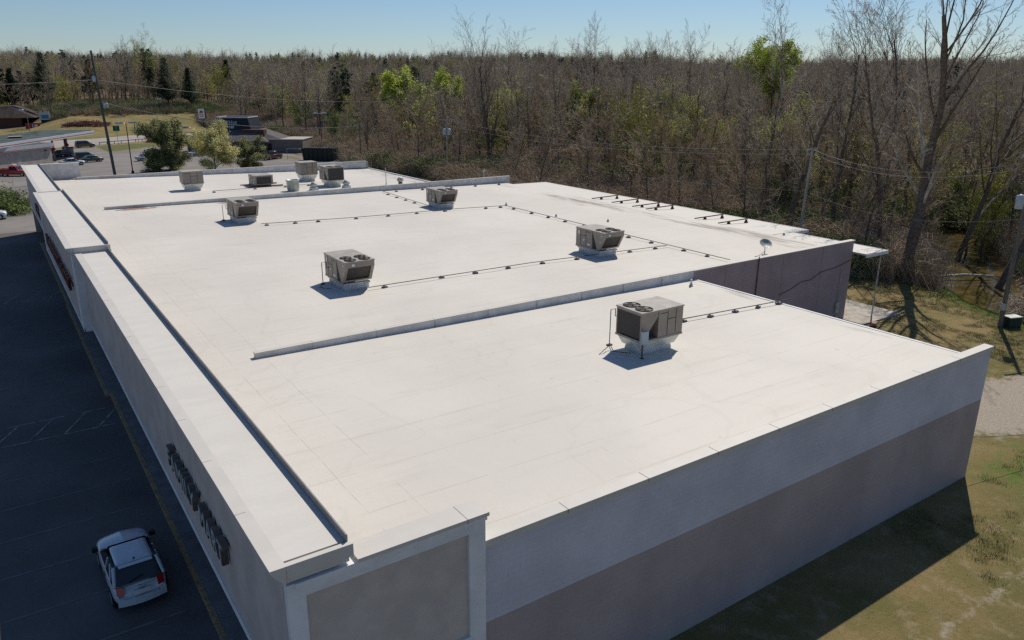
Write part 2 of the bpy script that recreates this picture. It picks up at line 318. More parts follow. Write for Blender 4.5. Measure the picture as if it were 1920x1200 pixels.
# asphalt sheets
def asphalt(name, c, c2):
    m = mat(name, c, .92, spec=.15); g = N(m); b = m.node_tree.nodes['Principled BSDF']; tc = g.new('ShaderNodeTexCoord').outputs['Object']
    a, s, f = g.noise(tc, .11, 6, .6), g.noise(tc, .8, 6, .7), g.noise(tc, 30, 3, .8)
    cc = g.mix(g.ss(a, .36, .64), c, c2); cc = g.mix(g.math('MULTIPLY', g.ss(s, .52, .75), .4), cc, tuple(q*.6 for q in c)); cc = g.mix(g.math('MULTIPLY', g.ss(f, .5, .75), .3), cc, tuple(min(1, q*1.5) for q in c2))
    vo = g.new('ShaderNodeTexVoronoi', feature='DISTANCE_TO_EDGE'); vo.inputs['Scale'].default_value = .16; mp = g.new('ShaderNodeMixRGB'); g.inp(mp, 0, .04); g.L.new(tc, mp.inputs[1])
    nz = g.new('ShaderNodeTexNoise'); nz.inputs['Scale'].default_value = 1.2; g.L.new(tc, nz.inputs[0]); g.L.new(nz.outputs[1], mp.inputs[2]); g.L.new(mp.outputs[0], vo.inputs['Vector'])
    cc = g.mix(g.math('MULTIPLY', g.ss(vo.outputs[0], .003, .0005), .25), cc, (.06, .06, .06)); g.L.new(cc, b.inputs['Base Color'])
    bp = g.new('ShaderNodeBump'); bp.inputs['Strength'].default_value = .4; bp.inputs['Distance'].default_value = .01; g.L.new(f, bp.inputs['Height']); g.L.new(bp.outputs[0], b.inputs['Normal']); return m
M['asph'] = asphalt('lot_asphalt', (.115, .109, .106), (.165, .155, .148)); M['asph2'] = asphalt('rear_lot_asphalt', (.19, .178, .17), (.24, .225, .215)); M['roadm'] = asphalt('road_concrete', (.30, .28, .26), (.36, .34, .315))
def sheet(name, pts, z, m, kind='structure'):
    o = MB().add([(p[0], p[1], z) for p in pts], [tuple(range(len(pts)))]).build(name, m); return tag(o, kind=kind)
sheet('parking_lot', [(-90, -60), (.46, -60), (.46, 91), (-90, 91)], .008, M['asph'])
sheet('side_street_lot', [(-90, 91), (44, 91), (44, 96), (60, 120), (64, 150), (62, 168), (60, 190), (57, 214), (40, 208), (34, 206), (22, 196), (21, 214), (-90, 170)], .012, M['asph2'])
sheet('road', [(-90, 176), (21, 221), (35, 228), (50, 240), (62, 262), (74, 292), (84, 330), (74, 334), (64, 303), (56, 284), (44, 262), (24, 246), (-90, 214)], .016, M['roadm'])
sheet('grass_verge', [(-90, 216), (23, 248.5), (43, 263), (20, 256), (-90, 240)], .02, mat('verge_grass', (.16, .17, .06), .95, c2=(.095, .125, .035), scale=.5, bump=.3))
sheet('driveway', [(-60, 232), (4, 254), (16, 262), (34, 263), (33, 268), (14, 270), (10, 300), (2, 300), (-60, 262)], .024, M['roadm'])
sheet('grass_island', [(22.5, 200), (34, 210), (41, 215), (39, 222), (22, 216.5)], .028, mat('island_grass', (.13, .13, .05), .95, c2=(.08, .10, .03), scale=.7, bump=.3))
# painted lot markings
mb = MB(); rnd = random.Random(4)
def ln(a, b, wd=.1, z=.016):
    a, b = Vector(a), Vector(b); d = (b-a).normalized(); n_ = Vector((-d.y, d.x))*wd/2
    mb.add([(*(a+n_), z), (*(a-n_), z), (*(b-n_), z), (*(b+n_), z)], [(0, 1, 2, 3)])
for y0, y1, o_ in ((27.75, 30.2, 0), (57.1, 59.7, 0), (84.6, 87.0, 0)):
    ln((-5.6, y0), (.02, y0)); ln((-5.6, y1), (-.1, y1))
    for k in range(4): ln((-5.4+k*1.55, y0+.05), (-4.2+k*1.55, y1-.05), .1, .020)
tag(mb.build('lot_markings', M['white_line']), kind='structure')
mb = MB()
for yy in (10.2, 12.9, 15.6, 18.3, 21.0, 23.7, 33.4, 36.1, 38.8, 41.5, 44.2, 46.9, 49.6, 52.3): ln((-5.4, yy), (-.3, yy), .1)
tag(mb.build('stall_lines', mat('faded_stall_line', (.2, .2, .2), .9, c2=(.15, .145, .14), scale=2)), kind='structure')
# kerbs with worn yellow paint and the covered walkway
mb = MB(); jog = [(-8, 31.9, .33), (31.9, 53.6, .10), (53.6, 82, .2)]
for a, b_, xx in jog: mb.box(xx, xx+.17, a, b_, -.1, .13)
mb.box(.10, .50, 31.86, 31.93, -.1, .128); mb.box(.2, 1.3, 82, 82.17, -.1, .13)
tag(mb.build('kerb', M['curb_yellow']), kind='structure')
mb = MB()
for a, b_, xx in jog: mb.box(xx+.17, 4.72, a, b_, -.1, .125)
tag(mb.build('walkway', M['walk']), kind='structure')

# ================================================================== THE BUILDING
bld = thing('commercial_building', 'long white flat-roofed shopping building with taupe block walls filling the foreground', 'building')
def z1(x): return 5.93-.0112*max(0, x-4.7)
def z2(x): return 5.93-.0118*max(0, x-4.7)
def z3(x): return 5.88-.0235*max(0, x-4.7)
def blend_roof(name, x0, x1, y0, y1, zf, stain, litter):
    xs = np.unique(np.concatenate([np.arange(x0, x1, 1.0), [4.7, x1]])); ys = np.unique(np.concatenate([np.arange(y0, y1, 1.0), [y1]]))
    X, Y = np.meshgrid(xs, ys); Z = np.vectorize(zf)(X)+(vnoise(X, Y, 3.1, 3)-.5)*.035; m_, n_ = len(xs), len(ys)
    me = bpy.data.meshes.new(name); i = (np.arange(n_-1)[:, None]*m_+np.arange(m_-1)[None, :]).ravel()
    me.from_pydata(np.stack([X.ravel(), Y.ravel(), Z.ravel()], 1).tolist(), [], np.stack([i, i+1, i+m_+1, i+m_], 1).tolist())
    me.polygons.foreach_set('use_smooth', [True]*len(me.polygons)); me.materials.append(M['roof'])
    attr_(me, 'stain', stain(X, Y)); attr_(me, 'litter', litter(X, Y))
    o = bpy.data.objects.new(name, me); col.objects.link(o); o.parent = bld; return o
zero = lambda X, Y: X*0
blend_roof('roof', 1.84, 31.25, .3, 17.1, z1, lambda X, Y: ss(X, 28.6, 30.6)*.75*(.35+.65*vnoise(X, Y, 2.3, 5)), zero)
blend_roof('roof', 1.84, 48.1, 17.1, 63, z2, lambda X, Y: ss(X, 43.0, 46.2)*(1-ss(X, 47.0, 48.6)*.6)*(.35+.75*vnoise(X*.3, Y, 7, 8)),
           lambda X, Y: (1-ss(np.hypot((X-7.4)/2.6, (Y-62.4)/.8), .6, 1.1))+(1-ss(np.hypot((X-15.5)/2.8, (Y-62.5)/.6), .6, 1.1)))
blend_roof('roof', 1.84, 42, 63, 89.2, z3, lambda X, Y: ss(X, 36.5, 41)*.75, lambda X, Y: (1-ss(np.hypot((X-9)/2.6, (Y-88.9)/1.0), .6, 1.1)))
mb = MB(); mb.box(31.25, 31.4, .3, 17.05, 5.45, 5.655); mb.box(42, 42.15, 63.1, 89, 4.85, 5.12); each(mb, 'gutter_edge', M['trim_white'], bld)
# block walls
MB().box(5.25, 31.33, 0, .3, -.3, 3.85).build('wall', M['wall_taupe'], bld)
MB().box(5.25, 31.33, -.003, .3, 3.853, 6.24).build('upper_wall_band', M['wall_light'], bld)
mb = MB(); mb.box(5.25, 31.42, -.05, .36, 6.24, 6.33); mb.box(5.25, 31.42, -.055, -.045, 6.14, 6.26); cp = mb.build('coping', M['coping'], bld)
mb = MB()
for k in range(9): mb.box(7.9+k*2.95, 7.92+k*2.95, -.057, .365, 6.2, 6.333)
each(mb, 'coping_joint', M['seam'], cp)
MB().box(31.1, 31.36, .3, 17.1, -.3, 5.5).build('wall', M['wall_taupe'], bld)
MB().box(31.3, 48.1, 17.1, 17.38, -.3, 6.14).build('wall', M['wall_side'], bld)
MB().box(31.3, 48.16, 17.04, 17.44, 6.14, 6.2).build('coping', M['coping'], bld)
mb = MB()
for xx in (34.2, 40.0, 44.4): mb.box(xx, xx+.03, 17.094, 17.1, 0, 6.1)
each(mb, 'control_joint', M['seam'], bld)
mb = MB(); mb.tube([(37.35, 17.04, 6.3), (37.3, 17.04, .2)], .035); mb.build('wall_conduit', M['pipe'], bld)
pts = [(39.9, 17.06, 3.3), (41.2, 17.06, 3.55), (42.2, 17.06, 3.9), (43.3, 17.06, 3.9), (44.4, 17.06, 4.3), (46.1, 17.06, 4.4), (48.0, 17.06, 4.75)]
mb = MB(); mb.tube(pts, .02, 5); mb.build('wall_cable', M['pipe'], bld)
mb = MB(); mb.tube([(46.9, 17.03, 4.4), (46.9, 17.03, 1.2)], .025); mb.box(46.7, 47.1, 16.94, 17.09, .9, 1.7); mb.box(46.75, 47.05, 16.9, 17.09, .2, .7); mb.build('meter_box', M['galv'], bld)
MB().box(47.85, 48.1, 17.38, 63, -.3, 5.3).build('wall', M['wall_taupe'], bld)
MB().box(41.8, 42.05, 63.2, 89, -.3, 4.9).build('wall', M['wall_taupe'], bld)
MB().box(4.9, 42.05, 89, 89.3, -.3, 6.0).build('wall', M['wall_taupe'], bld)
# dividing walls with membrane flashing
def divider(xa, xb, yy, zt):
    mb = MB(); mb.box(xa, xb, yy, yy+.24, 5.2, zt-.05); d = mb.build('dividing_wall', M['membrane_wall'], bld)
    MB().box(xa-.02, xb+.02, yy-.03, yy+.27, zt-.05, zt).build('coping', M['coping'], d)
    mb = MB(); x_ = xa+2.5
    while x_ < xb: mb.box(x_, x_+.015, yy-.034, yy+.24, 5.7, zt+.003); x_ += 3.05
    each(mb, 'lap_seam', M['galv'], d)
divider(4.7, 31.28, 17.1, 6.2); divider(4.85, 48.85, 62.95, 6.17)
divider(5.3, 41.7, 88.95, 6.12)
# -------- end gable panel over the canopy
mb = MB(); mb.box(.32, .72, -.12, .45, -.2, 7.12); mb.box(4.78, 5.25, -.12, .45, -.2, 7.12); mb.box(.72, 4.78, -.12, .45, 6.74, 7.12); mb.box(.72, 4.78, -.12, .45, 3.3, 3.74)
gab = mb.build('end_gable', M['trim_white'], bld)
MB().box(.72, 4.78, -.04, .4, 3.74, 6.74).build('inset_panel', M['eifs_grey'], gab)
mb = MB(); mb.box(1.9, 5.32, -.2, .5, 7.12, 7.22); gc = mb.build('gable_coping', M['coping'], gab); mb = MB(); mb.box(4.7, 4.715, -.204, .504, 7.1, 7.223); mb.build('coping_joint', M['seam'], gc)
mb = MB(); mb.box(.5, 5.28, -.16, -.12, 7.0, 7.12); mb.build('header_moulding', M['trim_white'], gab)
# -------- mansard fascia and its flat top
def mansard(y0, y1, xf, zt, xb, zb, near_cap, name='mansard_fascia', tanm='eifs_tan'):
    mb = MB(); mb.box(xf, xf+.3, y0, y1, zb+.25, zt-.42); f = mb.build(name, M[tanm], bld)
    MB().box(xf-.04, xf+.34, y0, y1, zb, zb+.25).build('bottom_trim', M['trim_white'], f)
    prof = [(xf+.01, zt-.45), (xf-.06, zt-.42), (xf-.06, zt-.36), (xf-.14, zt-.28), (xf-.2, zt-.2), (xf-.26, zt-.13), (xf-.26, zt-.07), (xf-.3, zt-.07), (xf-.3, zt), (xf+.05, zt)]
    mb = MB(); n_ = len(prof); mb.add([(p[0], y, p[1]) for y in (y0-near_cap, y1) for p in prof], [(i, i+n_, i+1+n_, i+1) for i in range(n_-1)]+[tuple(range(n_)), tuple(reversed(range(n_, 2*n_)))])
    mb.box(xf+.05, xb+.1, y0-near_cap, y0+.14-near_cap, zt-.3, zt); mb.box(xf+.05, xb+.1, y1-.12, y1, zt-.3, zt)
    if near_cap: mb.box(xf, xb+.02, y0-near_cap+.08, y0-.02, zt-.46, zt-.3)
    mb.build('cornice', M['coping'], f)
    mb = MB(); mb.box(xf+.04, xb, y0+(.1 if not near_cap else 0), y1-.1, zt-.29, zt-.04); mb.build('flat_top', M['strip'], f)
    mb = MB(); mb.box(xb, xb+.12, y0+(.5 if near_cap else 0), y1, 5.6, zt-.3); mb.box(xb, xb+.035, y0+.14-near_cap, y1, zt-.3, zt+.17); mb.build('back_curb', M['membrane_shaded'], f)
    mb = MB(); yy = y0+2.3
    while yy < y1: mb.box(xf-.303, xf-.05, yy, yy+.012, zt-.05, zt+.003); yy += 3.05
    each(mb, 'cornice_joint', M['seam'], f)
    return f
mansard(.08, 35.4, .3, 7.64, 1.72, 3.1, .26)
tw = mansard(35.4, 62.3, -.1, 7.97, 1.78, 2.95, 0, 'raised_mansard')
MB().box(-.1, 1.7, 35.36, 35.4, 2.95, 7.66).build('return_face', M['trim_white'], tw)
MB().box(-.15, -.1, 35.4, 36.3, 2.95, 7.5).build('pilaster', M['trim_white'], tw)
MB().box(-.15, -.1, 61.3, 62.3, 2.95, 7.5).build('pilaster', M['trim_white'], tw)
mansard(62.3, 90.3, .3, 7.72, 1.75, 3.1, 0)
mb = MB(); mb.box(1.87, 5.8, 89.75, 90.25, 4, 7.62); rp = mb.build('return_parapet', M['membrane_wall'], bld)
MB().box(1.87, 5.86, 89.68, 90.35, 7.62, 7.72).build('coping', M['coping'], rp)
MB().box(.35, 4.9, 90.0, 90.3, -.2, 4.1).build('wall', M['wall_taupe'], bld)
# soffit, storefront wall, columns
MB().box(.6, 4.7, 0.45, 90, 3.15, 3.3).build('soffit', M['trim_white'], bld)
MB().box(4.7, 4.9, .3, 89.9, -.2, 5.7).build('storefront_wall', M['brick'], bld)
for k, yy in enumerate(np.arange(2.2, 86, 6.4)):
    f = MB().box(4.66, 4.7, yy, yy+4.4, .55, 2.7).build('window', M['storeglass'], bld)
    mb = MB(); mb.box(4.64, 4.72, yy-.08, yy, .45, 2.8); mb.box(4.64, 4.72, yy+4.4, yy+4.48, .45, 2.8); mb.box(4.64, 4.72, yy+2.16, yy+2.24, .55, 2.7); mb.box(4.64, 4.72, yy, yy+4.4, 2.7, 2.8); mb.build('frame', M['galv'], f)
for yy in (4.6, 10.7, 16.4, 21.4, 27.3, 33.3, 38.4, 44.1, 50, 56, 61, 67, 73, 79, 85):
    c_ = MB().box(1.5, 1.9, yy-.2, yy+.2, 1.1, 3.15).build('column', M['trim_white'], bld); MB().box(1.44, 1.96, yy-.26, yy+.26, .1, 1.1).build('brick_base', M['brick'], c_)
# rear lean-to roofs
def leanto(x1, y0, y1, za, zb):
    o = MB().hexa([(48.1, y0, za-.12), (x1, y0, zb-.12), (x1, y1, zb-.12), (48.1, y1, za-.12)], [(48.1, y0, za), (x1, y0, zb), (x1, y1, zb), (48.1, y1, za)]).build('rear_canopy_roof', M['strip'], bld)
    MB().box(x1, x1+.06, y0, y1, zb-.22, zb+.02).build('edge_trim', M['trim_white'], o); MB().box(48.2, x1+.06, y0-.05, y0, zb-.24, min(za, zb)+.0).build('edge_trim', M['trim_white'], o); return o
leanto(53.1, 24.4, 61.5, 5.36, 5.28); leanto(51.0, 16.1, 24.35, 5.34, 5.28)
for (px_, py_) in ((50.7, 16.4), (50.8, 21.5), (52.9, 26), (52.9, 34), (52.9, 42), (52.9, 50), (52.9, 58)):
    mb = MB(); mb.tube([(px_, py_, 0), (px_, py_, 5.12)], .055, 8); mb.box(px_-.12, px_+.12, py_-.12, py_+.12, 0, .03); mb.build('canopy_post', M['ventgrey'], bld)
mb = MB(); mb.box(48.2, 53.4, 15.6, 60.8, -.1, .12); tag(mb.build('rear_slab', M['concrete']), kind='structure')

# ================================================================== ROOFTOP UNITS
def rtu(kind, name, label, loc, rz=0, size=(1.75, 3.0, 1.45), curb=.42, adapter=False, group='packaged air conditioners on the white roof', nf=4):
    """origin at the curb centre; the condenser end points to -Y"""
    W, L, H = size; t = thing(name, label, 'air conditioner', loc, rz, group)
    hw, hl = W/2, L/2
    if adapter:
        mb = MB(); mb.hexa([(-hw*.72, -hl*.74, -.1), (hw*.72, -hl*.74, -.1), (hw*.72, hl*.74, -.1), (-hw*.72, hl*.74, -.1)], [(-hw*.66, -hl*.68, .26), (hw*.66, -hl*.68, .26), (hw*.66, hl*.68, .26), (-hw*.66, hl*.68, .26)]); mb.build('roof_curb', M['membrane_wall'], t)
        mb = MB(); mb.hexa([(-hw*.78, -hl*.8, .26), (hw*.78, -hl*.8, .26), (hw*.78, hl*.8, .26), (-hw*.78, hl*.8, .26)], [(-hw*.95, -hl*.95, curb), (hw*.95, -hl*.95, curb), (hw*.95, hl*.95, curb), (-hw*.95, hl*.95, curb)]); mb.build('curb_adapter', M['adapter'], t)
    else:
        mb = MB(); mb.hexa([(-hw*.86, -hl*.62, -.1), (hw*.86, -hl*.62, -.1), (hw*.86, hl*.90, -.1), (-hw*.86, hl*.90, -.1)], [(-hw*.84, -hl*.6, curb-.12), (hw*.84, -hl*.6, curb-.12), (hw*.84, hl*.88, curb-.12), (-hw*.84, hl*.88, curb-.12)]); mb.build('roof_curb', M['membrane_wall'], t)
        MB().box(-hw*.9, hw*.9, -hl*.66, hl*.94, curb-.12, curb).build('curb_adapter', M['galv'], t)
    z0, zt = curb, curb+H
    MB().box(-hw-.02, hw+.02, (-hl if kind == 'box' else -hl*.42)-.02, hl+.02, z0, z0+.09).build('base_rail', M['hvac'], t)
    z0 += .09
    ys = -.08*L if kind == 'V' else (-hl if kind == 'plain' else -.10*L)         # where the fan section begins
    if kind == 'plain': ys = -hl
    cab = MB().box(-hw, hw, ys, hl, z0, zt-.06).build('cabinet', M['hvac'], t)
    mb = MB()                                             # panel seams, doors and louvres standing proud or set back a little
    for s in (-1, 1):
        x_ = s*(hw+.006)
        for yy in (ys+(hl-ys)*.36, ys+(hl-ys)*.70): mb.box(min(x_, s*hw), max(x_, s*hw), yy, yy+.035, z0+.06, zt-.12)
        mb.box(min(x_, s*hw), max(x_, s*hw), ys+(hl-ys)*.36, ys+(hl-ys)*.70, z0+.55*H, z0+.55*H+.03)
        mb.box(min(x_, s*hw), max(x_, s*hw), ys+.12, ys+(hl-ys)*.34, zt-.22, zt-.19)
    each(mb, 'panel_seam', M['hvac_dark'], cab)
    mb = MB(); mb.box(-hw-.012, -hw, ys+(hl-ys)*.76, ys+(hl-ys)*.86, zt-.45, zt-.2); mb.box(-hw-.012, -hw, ys+(hl-ys)*.45, ys+(hl-ys)*.55, z0+.4, z0+.52); mb.box(-hw-.012, -hw, ys+(hl-ys)*.1, ys+(hl-ys)*.3, z0+.14, z0+.27); each(mb, 'sticker', M['label'], cab)
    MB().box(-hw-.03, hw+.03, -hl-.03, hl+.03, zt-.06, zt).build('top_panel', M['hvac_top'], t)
    if kind != 'plain':
        yb = -hl*.62 if kind == 'V' else -hl            # foot of the outer coil
        ym = ys-.04
        for s in (-1, 1):                                 # tapered side panels of the condenser section
            xa, xb_ = sorted((s*hw, s*(hw-.03)))
            top = [(-hl, zt-.06), (ym, zt-.06)]; bot = [(yb-.06, z0), (yb+.22, z0)]
            if kind == 'V': q = [(-hl, zt-.06), (-hl, zt-.36), (yb-.08, z0), (yb+.16, z0), (ym, zt-.1), (ym, zt-.06)]
            else: q = [(-hl, zt-.06), (-hl, z0), (-hl+.14, z0), (ym, zt-.30), (ym, zt-.06)]
            n_ = len(q); mb = MB().add([(xa, a, b) for a, b in q]+[(xb_, a, b) for a, b in q], [tuple(reversed(range(n_))), tuple(range(n_, 2*n_))]+[(i, (i+1) % n_, (i+1) % n_+n_, i+n_) for i in range(n_)])
            sp = mb.build('side_panel', M['hvac'], t)
            if s < 0: MB().box(-hw-.01, -hw, -hl*.78, -hl*.70, zt-.75, zt-.67).box(-hw-.01, -hw, -hl*.84, -hl*.78, zt-.3, zt-.22).build('sticker', M['label'], sp)
        cm = M['coil']
        if kind == 'V':                                   # outer coil leans inwards to its foot, inner coil leans back to the cabinet
            MB().hexa([(-hw+.16, yb+.02, z0+.1), (hw-.16, yb+.02, z0+.1), (hw-.16, yb+.08, z0+.1), (-hw+.16, yb+.08, z0+.1)], [(-hw+.16, -hl+.03, zt-.34), (hw-.16, -hl+.03, zt-.34), (hw-.16, -hl+.09, zt-.34), (-hw+.16, -hl+.09, zt-.34)]).build('condenser_coil', cm, t)
            mb = MB(); mb.box(-hw+.03, hw-.03, -hl, -hl+.05, zt-.36, zt-.06)
            for s in (-1, 1):
                xa, xb_ = sorted((s*(hw-.03), s*(hw-.17))); mb.hexa([(xa, yb-.07, z0), (xb_, yb-.07, z0), (xb_, yb+.05, z0), (xa, yb+.05, z0)], [(xa, -hl+.0, zt-.36), (xb_, -hl+.0, zt-.36), (xb_, -hl+.1, zt-.36), (xa, -hl+.1, zt-.36)])
            mb.hexa([(-hw+.17, yb-.07, z0), (hw-.17, yb-.07, z0), (hw-.17, yb+.05, z0), (-hw+.17, yb+.05, z0)], [(-hw+.17, yb-.115, z0+.1), (hw-.17, yb-.115, z0+.1), (hw-.17, yb+.02, z0+.1), (-hw+.17, yb+.02, z0+.1)])
            fr = mb.build('coil_frame', M['hvac'], t); MB().box(-hw*.55, -hw*.35, -hl-.012, -hl, zt-.28, zt-.16).build('sticker', M['label'], fr)
            MB().hexa([(-hw+.05, yb+.1, z0), (hw-.05, yb+.1, z0), (hw-.05, yb+.17, z0), (-hw+.05, yb+.17, z0)], [(-hw+.05, ym-.1, zt-.1), (hw-.05, ym-.1, zt-.1), (hw-.05, ym-.03, zt-.1), (-hw+.05, ym-.03, zt-.1)]).build('condenser_coil', cm, t)
        else:
            MB().box(-hw+.08, hw-.08, -hl, -hl+.06, z0+.06, zt-.14).build('condenser_coil', cm, t)
            mb = MB(); mb.box(-hw+.03, hw-.03, -hl-.01, -hl+.05, zt-.14, zt-.06); mb.box(-hw+.03, -hw+.08, -hl-.01, -hl+.05, z0, zt-.14); mb.box(hw-.08, hw-.03, -hl-.01, -hl+.05, z0, zt-.14); mb.build('coil_frame', M['hvac'], t)
            MB().hexa([(-hw+.05, -hl+.17, z0), (hw-.05, -hl+.17, z0), (hw-.05, -hl+.23, z0), (-hw+.05, -hl+.23, z0)], [(-hw+.05, ym-.1, zt-.36), (hw-.05, ym-.1, zt-.36), (hw-.05, ym-.04, zt-.36), (-hw+.05, ym-.04, zt-.36)]).build('condenser_coil', cm, t)
        mb = MB(); mb.box(-hw+.1, hw-.1, ys+.003, ys+.05, z0+.05, zt-.1); mb.build('shadow_gap', M['hvac_dark'], t)
        span = ys+hl; rr = min(W*.215, span*.235) if nf == 4 else min(W*.225, span*.40)
        cs = [(sx*W*.245, -hl+span*q) for q in (.27, .76) for sx in (-1, 1)] if nf == 4 else [(sx*W*.245, -hl+span*.5) for sx in (-1, 1)]
        for cx, cy in cs:
            fn = MB().lathe([(rr+.03, 0), (rr+.03, .035), (rr, .04), (rr, .004)], (cx, cy, zt), 22).build('fan', M['black'], t)
            mb = MB()
            for k in range(4):
                a = k*PI/2+.4; d = Vector((math.cos(a), math.sin(a), 0)); n_ = Vector((-d.y, d.x, 0)); c0 = Vector((cx, cy, zt+.012))
                mb.add([c0+d*.07-n_*.03, c0+d*rr*.95-n_*.1, c0+d*rr*.95+n_*.1+Vector((0, 0, .02)), c0+d*.07+n_*.04+Vector((0, 0, .012))], [(0, 1, 2, 3)])
            mb.lathe([(.075, 0), (.075, .03), (.02, .035)], (cx, cy, zt+.01), 10); mb.build('fan_blade', M['hvac'], fn)
            mb = MB()
            for q in range(1, 5):
                r_ = rr*q/4.3; mb.tube([(cx+r_*math.cos(2*PI*k/18), cy+r_*math.sin(2*PI*k/18), zt+.045) for k in range(19)], .0045, 3, False)
            for k in range(6): mb.tube([(cx, cy, zt+.047), (cx+rr*math.cos(k*PI/3), cy+rr*math.sin(k*PI/3), zt+.045)], .006, 3, False)
            mb.build('fan_guard', M['hvac_dark'], fn)
    return t
def coil_mat():
    m = mat('condenser_coil_fins', (.035, .032, .03), .7); g = N(m); b = m.node_tree.nodes['Principled BSDF']; tc = g.new('ShaderNodeTexCoord').outputs['Object']
    sp = g.new('ShaderNodeSeparateXYZ'); g.L.new(tc, sp.inputs[0]); f = g.math('FRACT', g.math('MULTIPLY', sp.outputs[2], 14.0)); h = g.math('FRACT', g.math('MULTIPLY', sp.outputs[0], 9.0))
    c = g.mix(g.math('MAXIMUM', g.ss(f, .82, .95), g.ss(h, .86, .97)), (.055, .048, .042), (.13, .115, .10)); g.L.new(c, b.inputs['Base Color']); return m
M['coil'] = coil_mat()
rtu('V', 'rooftop_unit', 'four-fan rooftop air conditioner in the middle of the roof, the largest of the tapered ones', (12.97, 26.6, 5.83), 0, (1.75, 3.1, 1.36), .40)
u3 = rtu('V', 'rooftop_unit', 'four-fan rooftop air conditioner right of centre beside the crossing of two gas pipes', (31.35, 26.0, 5.61), 0, (1.8, 3.0, 1.36), .40)
rtu('V', 'rooftop_unit', 'four-fan rooftop air conditioner at left, standing at the end of the far gas pipe', (13.85, 51.2, 5.82), 0, (1.8, 3.1, 1.36), .42)
rtu('V', 'rooftop_unit', 'four-fan rooftop air conditioner nearest the long low wall with a pipe passing its foot', (32.2, 50.0, 5.60), 0, (1.8, 2.9, 1.30), .42)
u1 = rtu('box', 'rooftop_unit', 'two-fan rooftop air conditioner on a silver tapered base, closest to the camera', (19.9, 9.3, 5.76), -PI/2, (1.6, 2.5, 1.36), .66, True, nf=2)
rtu('plain', 'rooftop_unit', 'boxy rooftop air conditioner on a pale stem, leftmost on the far roof section', (14.9, 74.4, 5.62), -PI/2, (1.7, 2.1, 1.35), .75, True)
f2 = rtu('plain', 'rooftop_unit', 'low boxy rooftop air conditioner on dark rails between two others on the far roof', (22.6, 75.3, 5.48), 0, (2.1, 2.3, 1.15), .12)
mb = MB(); mb.box(-.82, .82, -1.16, -1.151, .32, 1.1); mb.build('condenser_coil', M['coil'], f2)
mb = MB(); mb.box(-2.1, 2.1, -1.3, -1.1, .0, .12); mb.box(-2.1, 2.1, .9, 1.1, .0, .12); each(mb, 'skid_rail', M['rust'], f2)
rtu('plain', 'rooftop_unit', 'tall boxy rooftop air conditioner on a pale stem beside the far parapet', (29.1, 78.2, 5.35), -PI/2, (1.9, 2.1, 1.5), .75, True)
f4 = rtu('box', 'rooftop_unit', 'rooftop air conditioner with a dark coil face, rightmost on the far roof section', (29.95, 72.2, 5.3), 0, (2.0, 2.6, 1.55), .72, True, nf=2)
# gas risers and the disconnect box of the near unit
def feet(t, pts, up=0): pass
mb = MB(); mb.box(18.45, 18.85, 8.22, 8.34, 6.15, 7.0)
t = thing('disconnect_switch', 'blue-grey electrical switch box on a post at the corner of the nearest rooftop unit', 'switch box', (18.65, 8.28, 5.76))
MB().box(-.17, .17, -.07, .07, .72, 1.28).build('box', M['bluebox'], t); MB().tube([(0, .1, -.02), (0, .1, 1.2)], .035, 8).lathe([(.11, 0), (.11, .03), (.04, .06)], (0, .1, -.01), 12).build('post', M['pipe'], t)
def riser(loc, label, h=1.5, rz=0):
    t = thing('gas_riser', label, 'gas pipe', loc, rz, 'gas pipe risers at the rooftop units')
    MB().tube([(0, 0, .06), (0, 0, h), (.28, 0, h), (.28, 0, h-.35), (.55, 0, h-.35)], .022, 6).build('pipe', M['pipe'], t)
    MB().box(-.12, .12, -.08, .08, 0, .07).build('support_block', M['block'], t); MB().tube([(0, 0, .1), (-.55, -.9, .1), (-.1, -1.5, .1)], .018, 5).build('pipe', M['pipe'], t)
riser((18.62, 10.45, 5.77), 'thin dark gas pipe bent up beside the nearest rooftop unit', 1.7)
riser((11.7, 27.6, 5.84), 'thin dark gas pipe bent up at the left of the middle rooftop unit', 1.3)
riser((12.45, 52.2, 5.84), 'thin dark gas pipe bent up at the left of the far left rooftop unit', 1.3)
# gas pipe runs on blocks
def gas_run(label, pts, blocks, pitch=0):
    P_ = [Vector(p) for p in pts]; t = thing('gas_pipe', label, 'pipe', P_[0], 0, 'gas pipes crossing the white roof'); o = P_[0]
    MB().tube([p-o+Vector((0, 0, .17)) for p in P_], .026, 6).build('pipe_run', M['pipe'], t)
    rr = random.Random(len(label))
    for (bx, by) in blocks:
        s_ = 0
        zz = (z1(bx) if by < 17.1 else z2(bx) if by < 63 else z3(bx))
        b_ = MB().box(-.16, .16, -.09, .09, -.01, .085).build('support_block', M['block'], t, (bx-o.x, by-o.y, zz-o.z), rr.uniform(-.3, .3)+pitch)
        MB().box(-.05, .05, -.095, .095, .085, .15).build('clamp', M['galv'], b_)
def along(a, b, n, j=0.0):
    return [(a[0]+(b[0]-a[0])*(k+.5)/n, a[1]+(b[1]-a[1])*(k+.5)/n) for k in range(n)]
P3 = lambda x, y, zf: (x, y, zf(x))
gas_run('dark gas pipe running right from the middle rooftop unit to the pipe crossing', [P3(13.4, 25.0, z2), P3(25, 25.4, z2), P3(36.9, 24.9, z2)], [(14.4, 25.05), (18.3, 25.35), (20.7, 25.35), (23.2, 25.4), (25.9, 25.35), (28.7, 25.2), (33.4, 25.05), (35.8, 24.95)])
gas_run('long dark gas pipe running along the roof towards the rear wall', [P3(37.3, 46.6, z2), P3(37.1, 19.2, z2)], [(37.3, 45.3), (37.3, 42.4), (37.25, 39.8), (37.2, 37.3), (37.2, 34.8), (37.2, 32.2), (37.1, 29.2), (37.1, 26.7), (37.1, 23.4), (37.1, 21.2)])
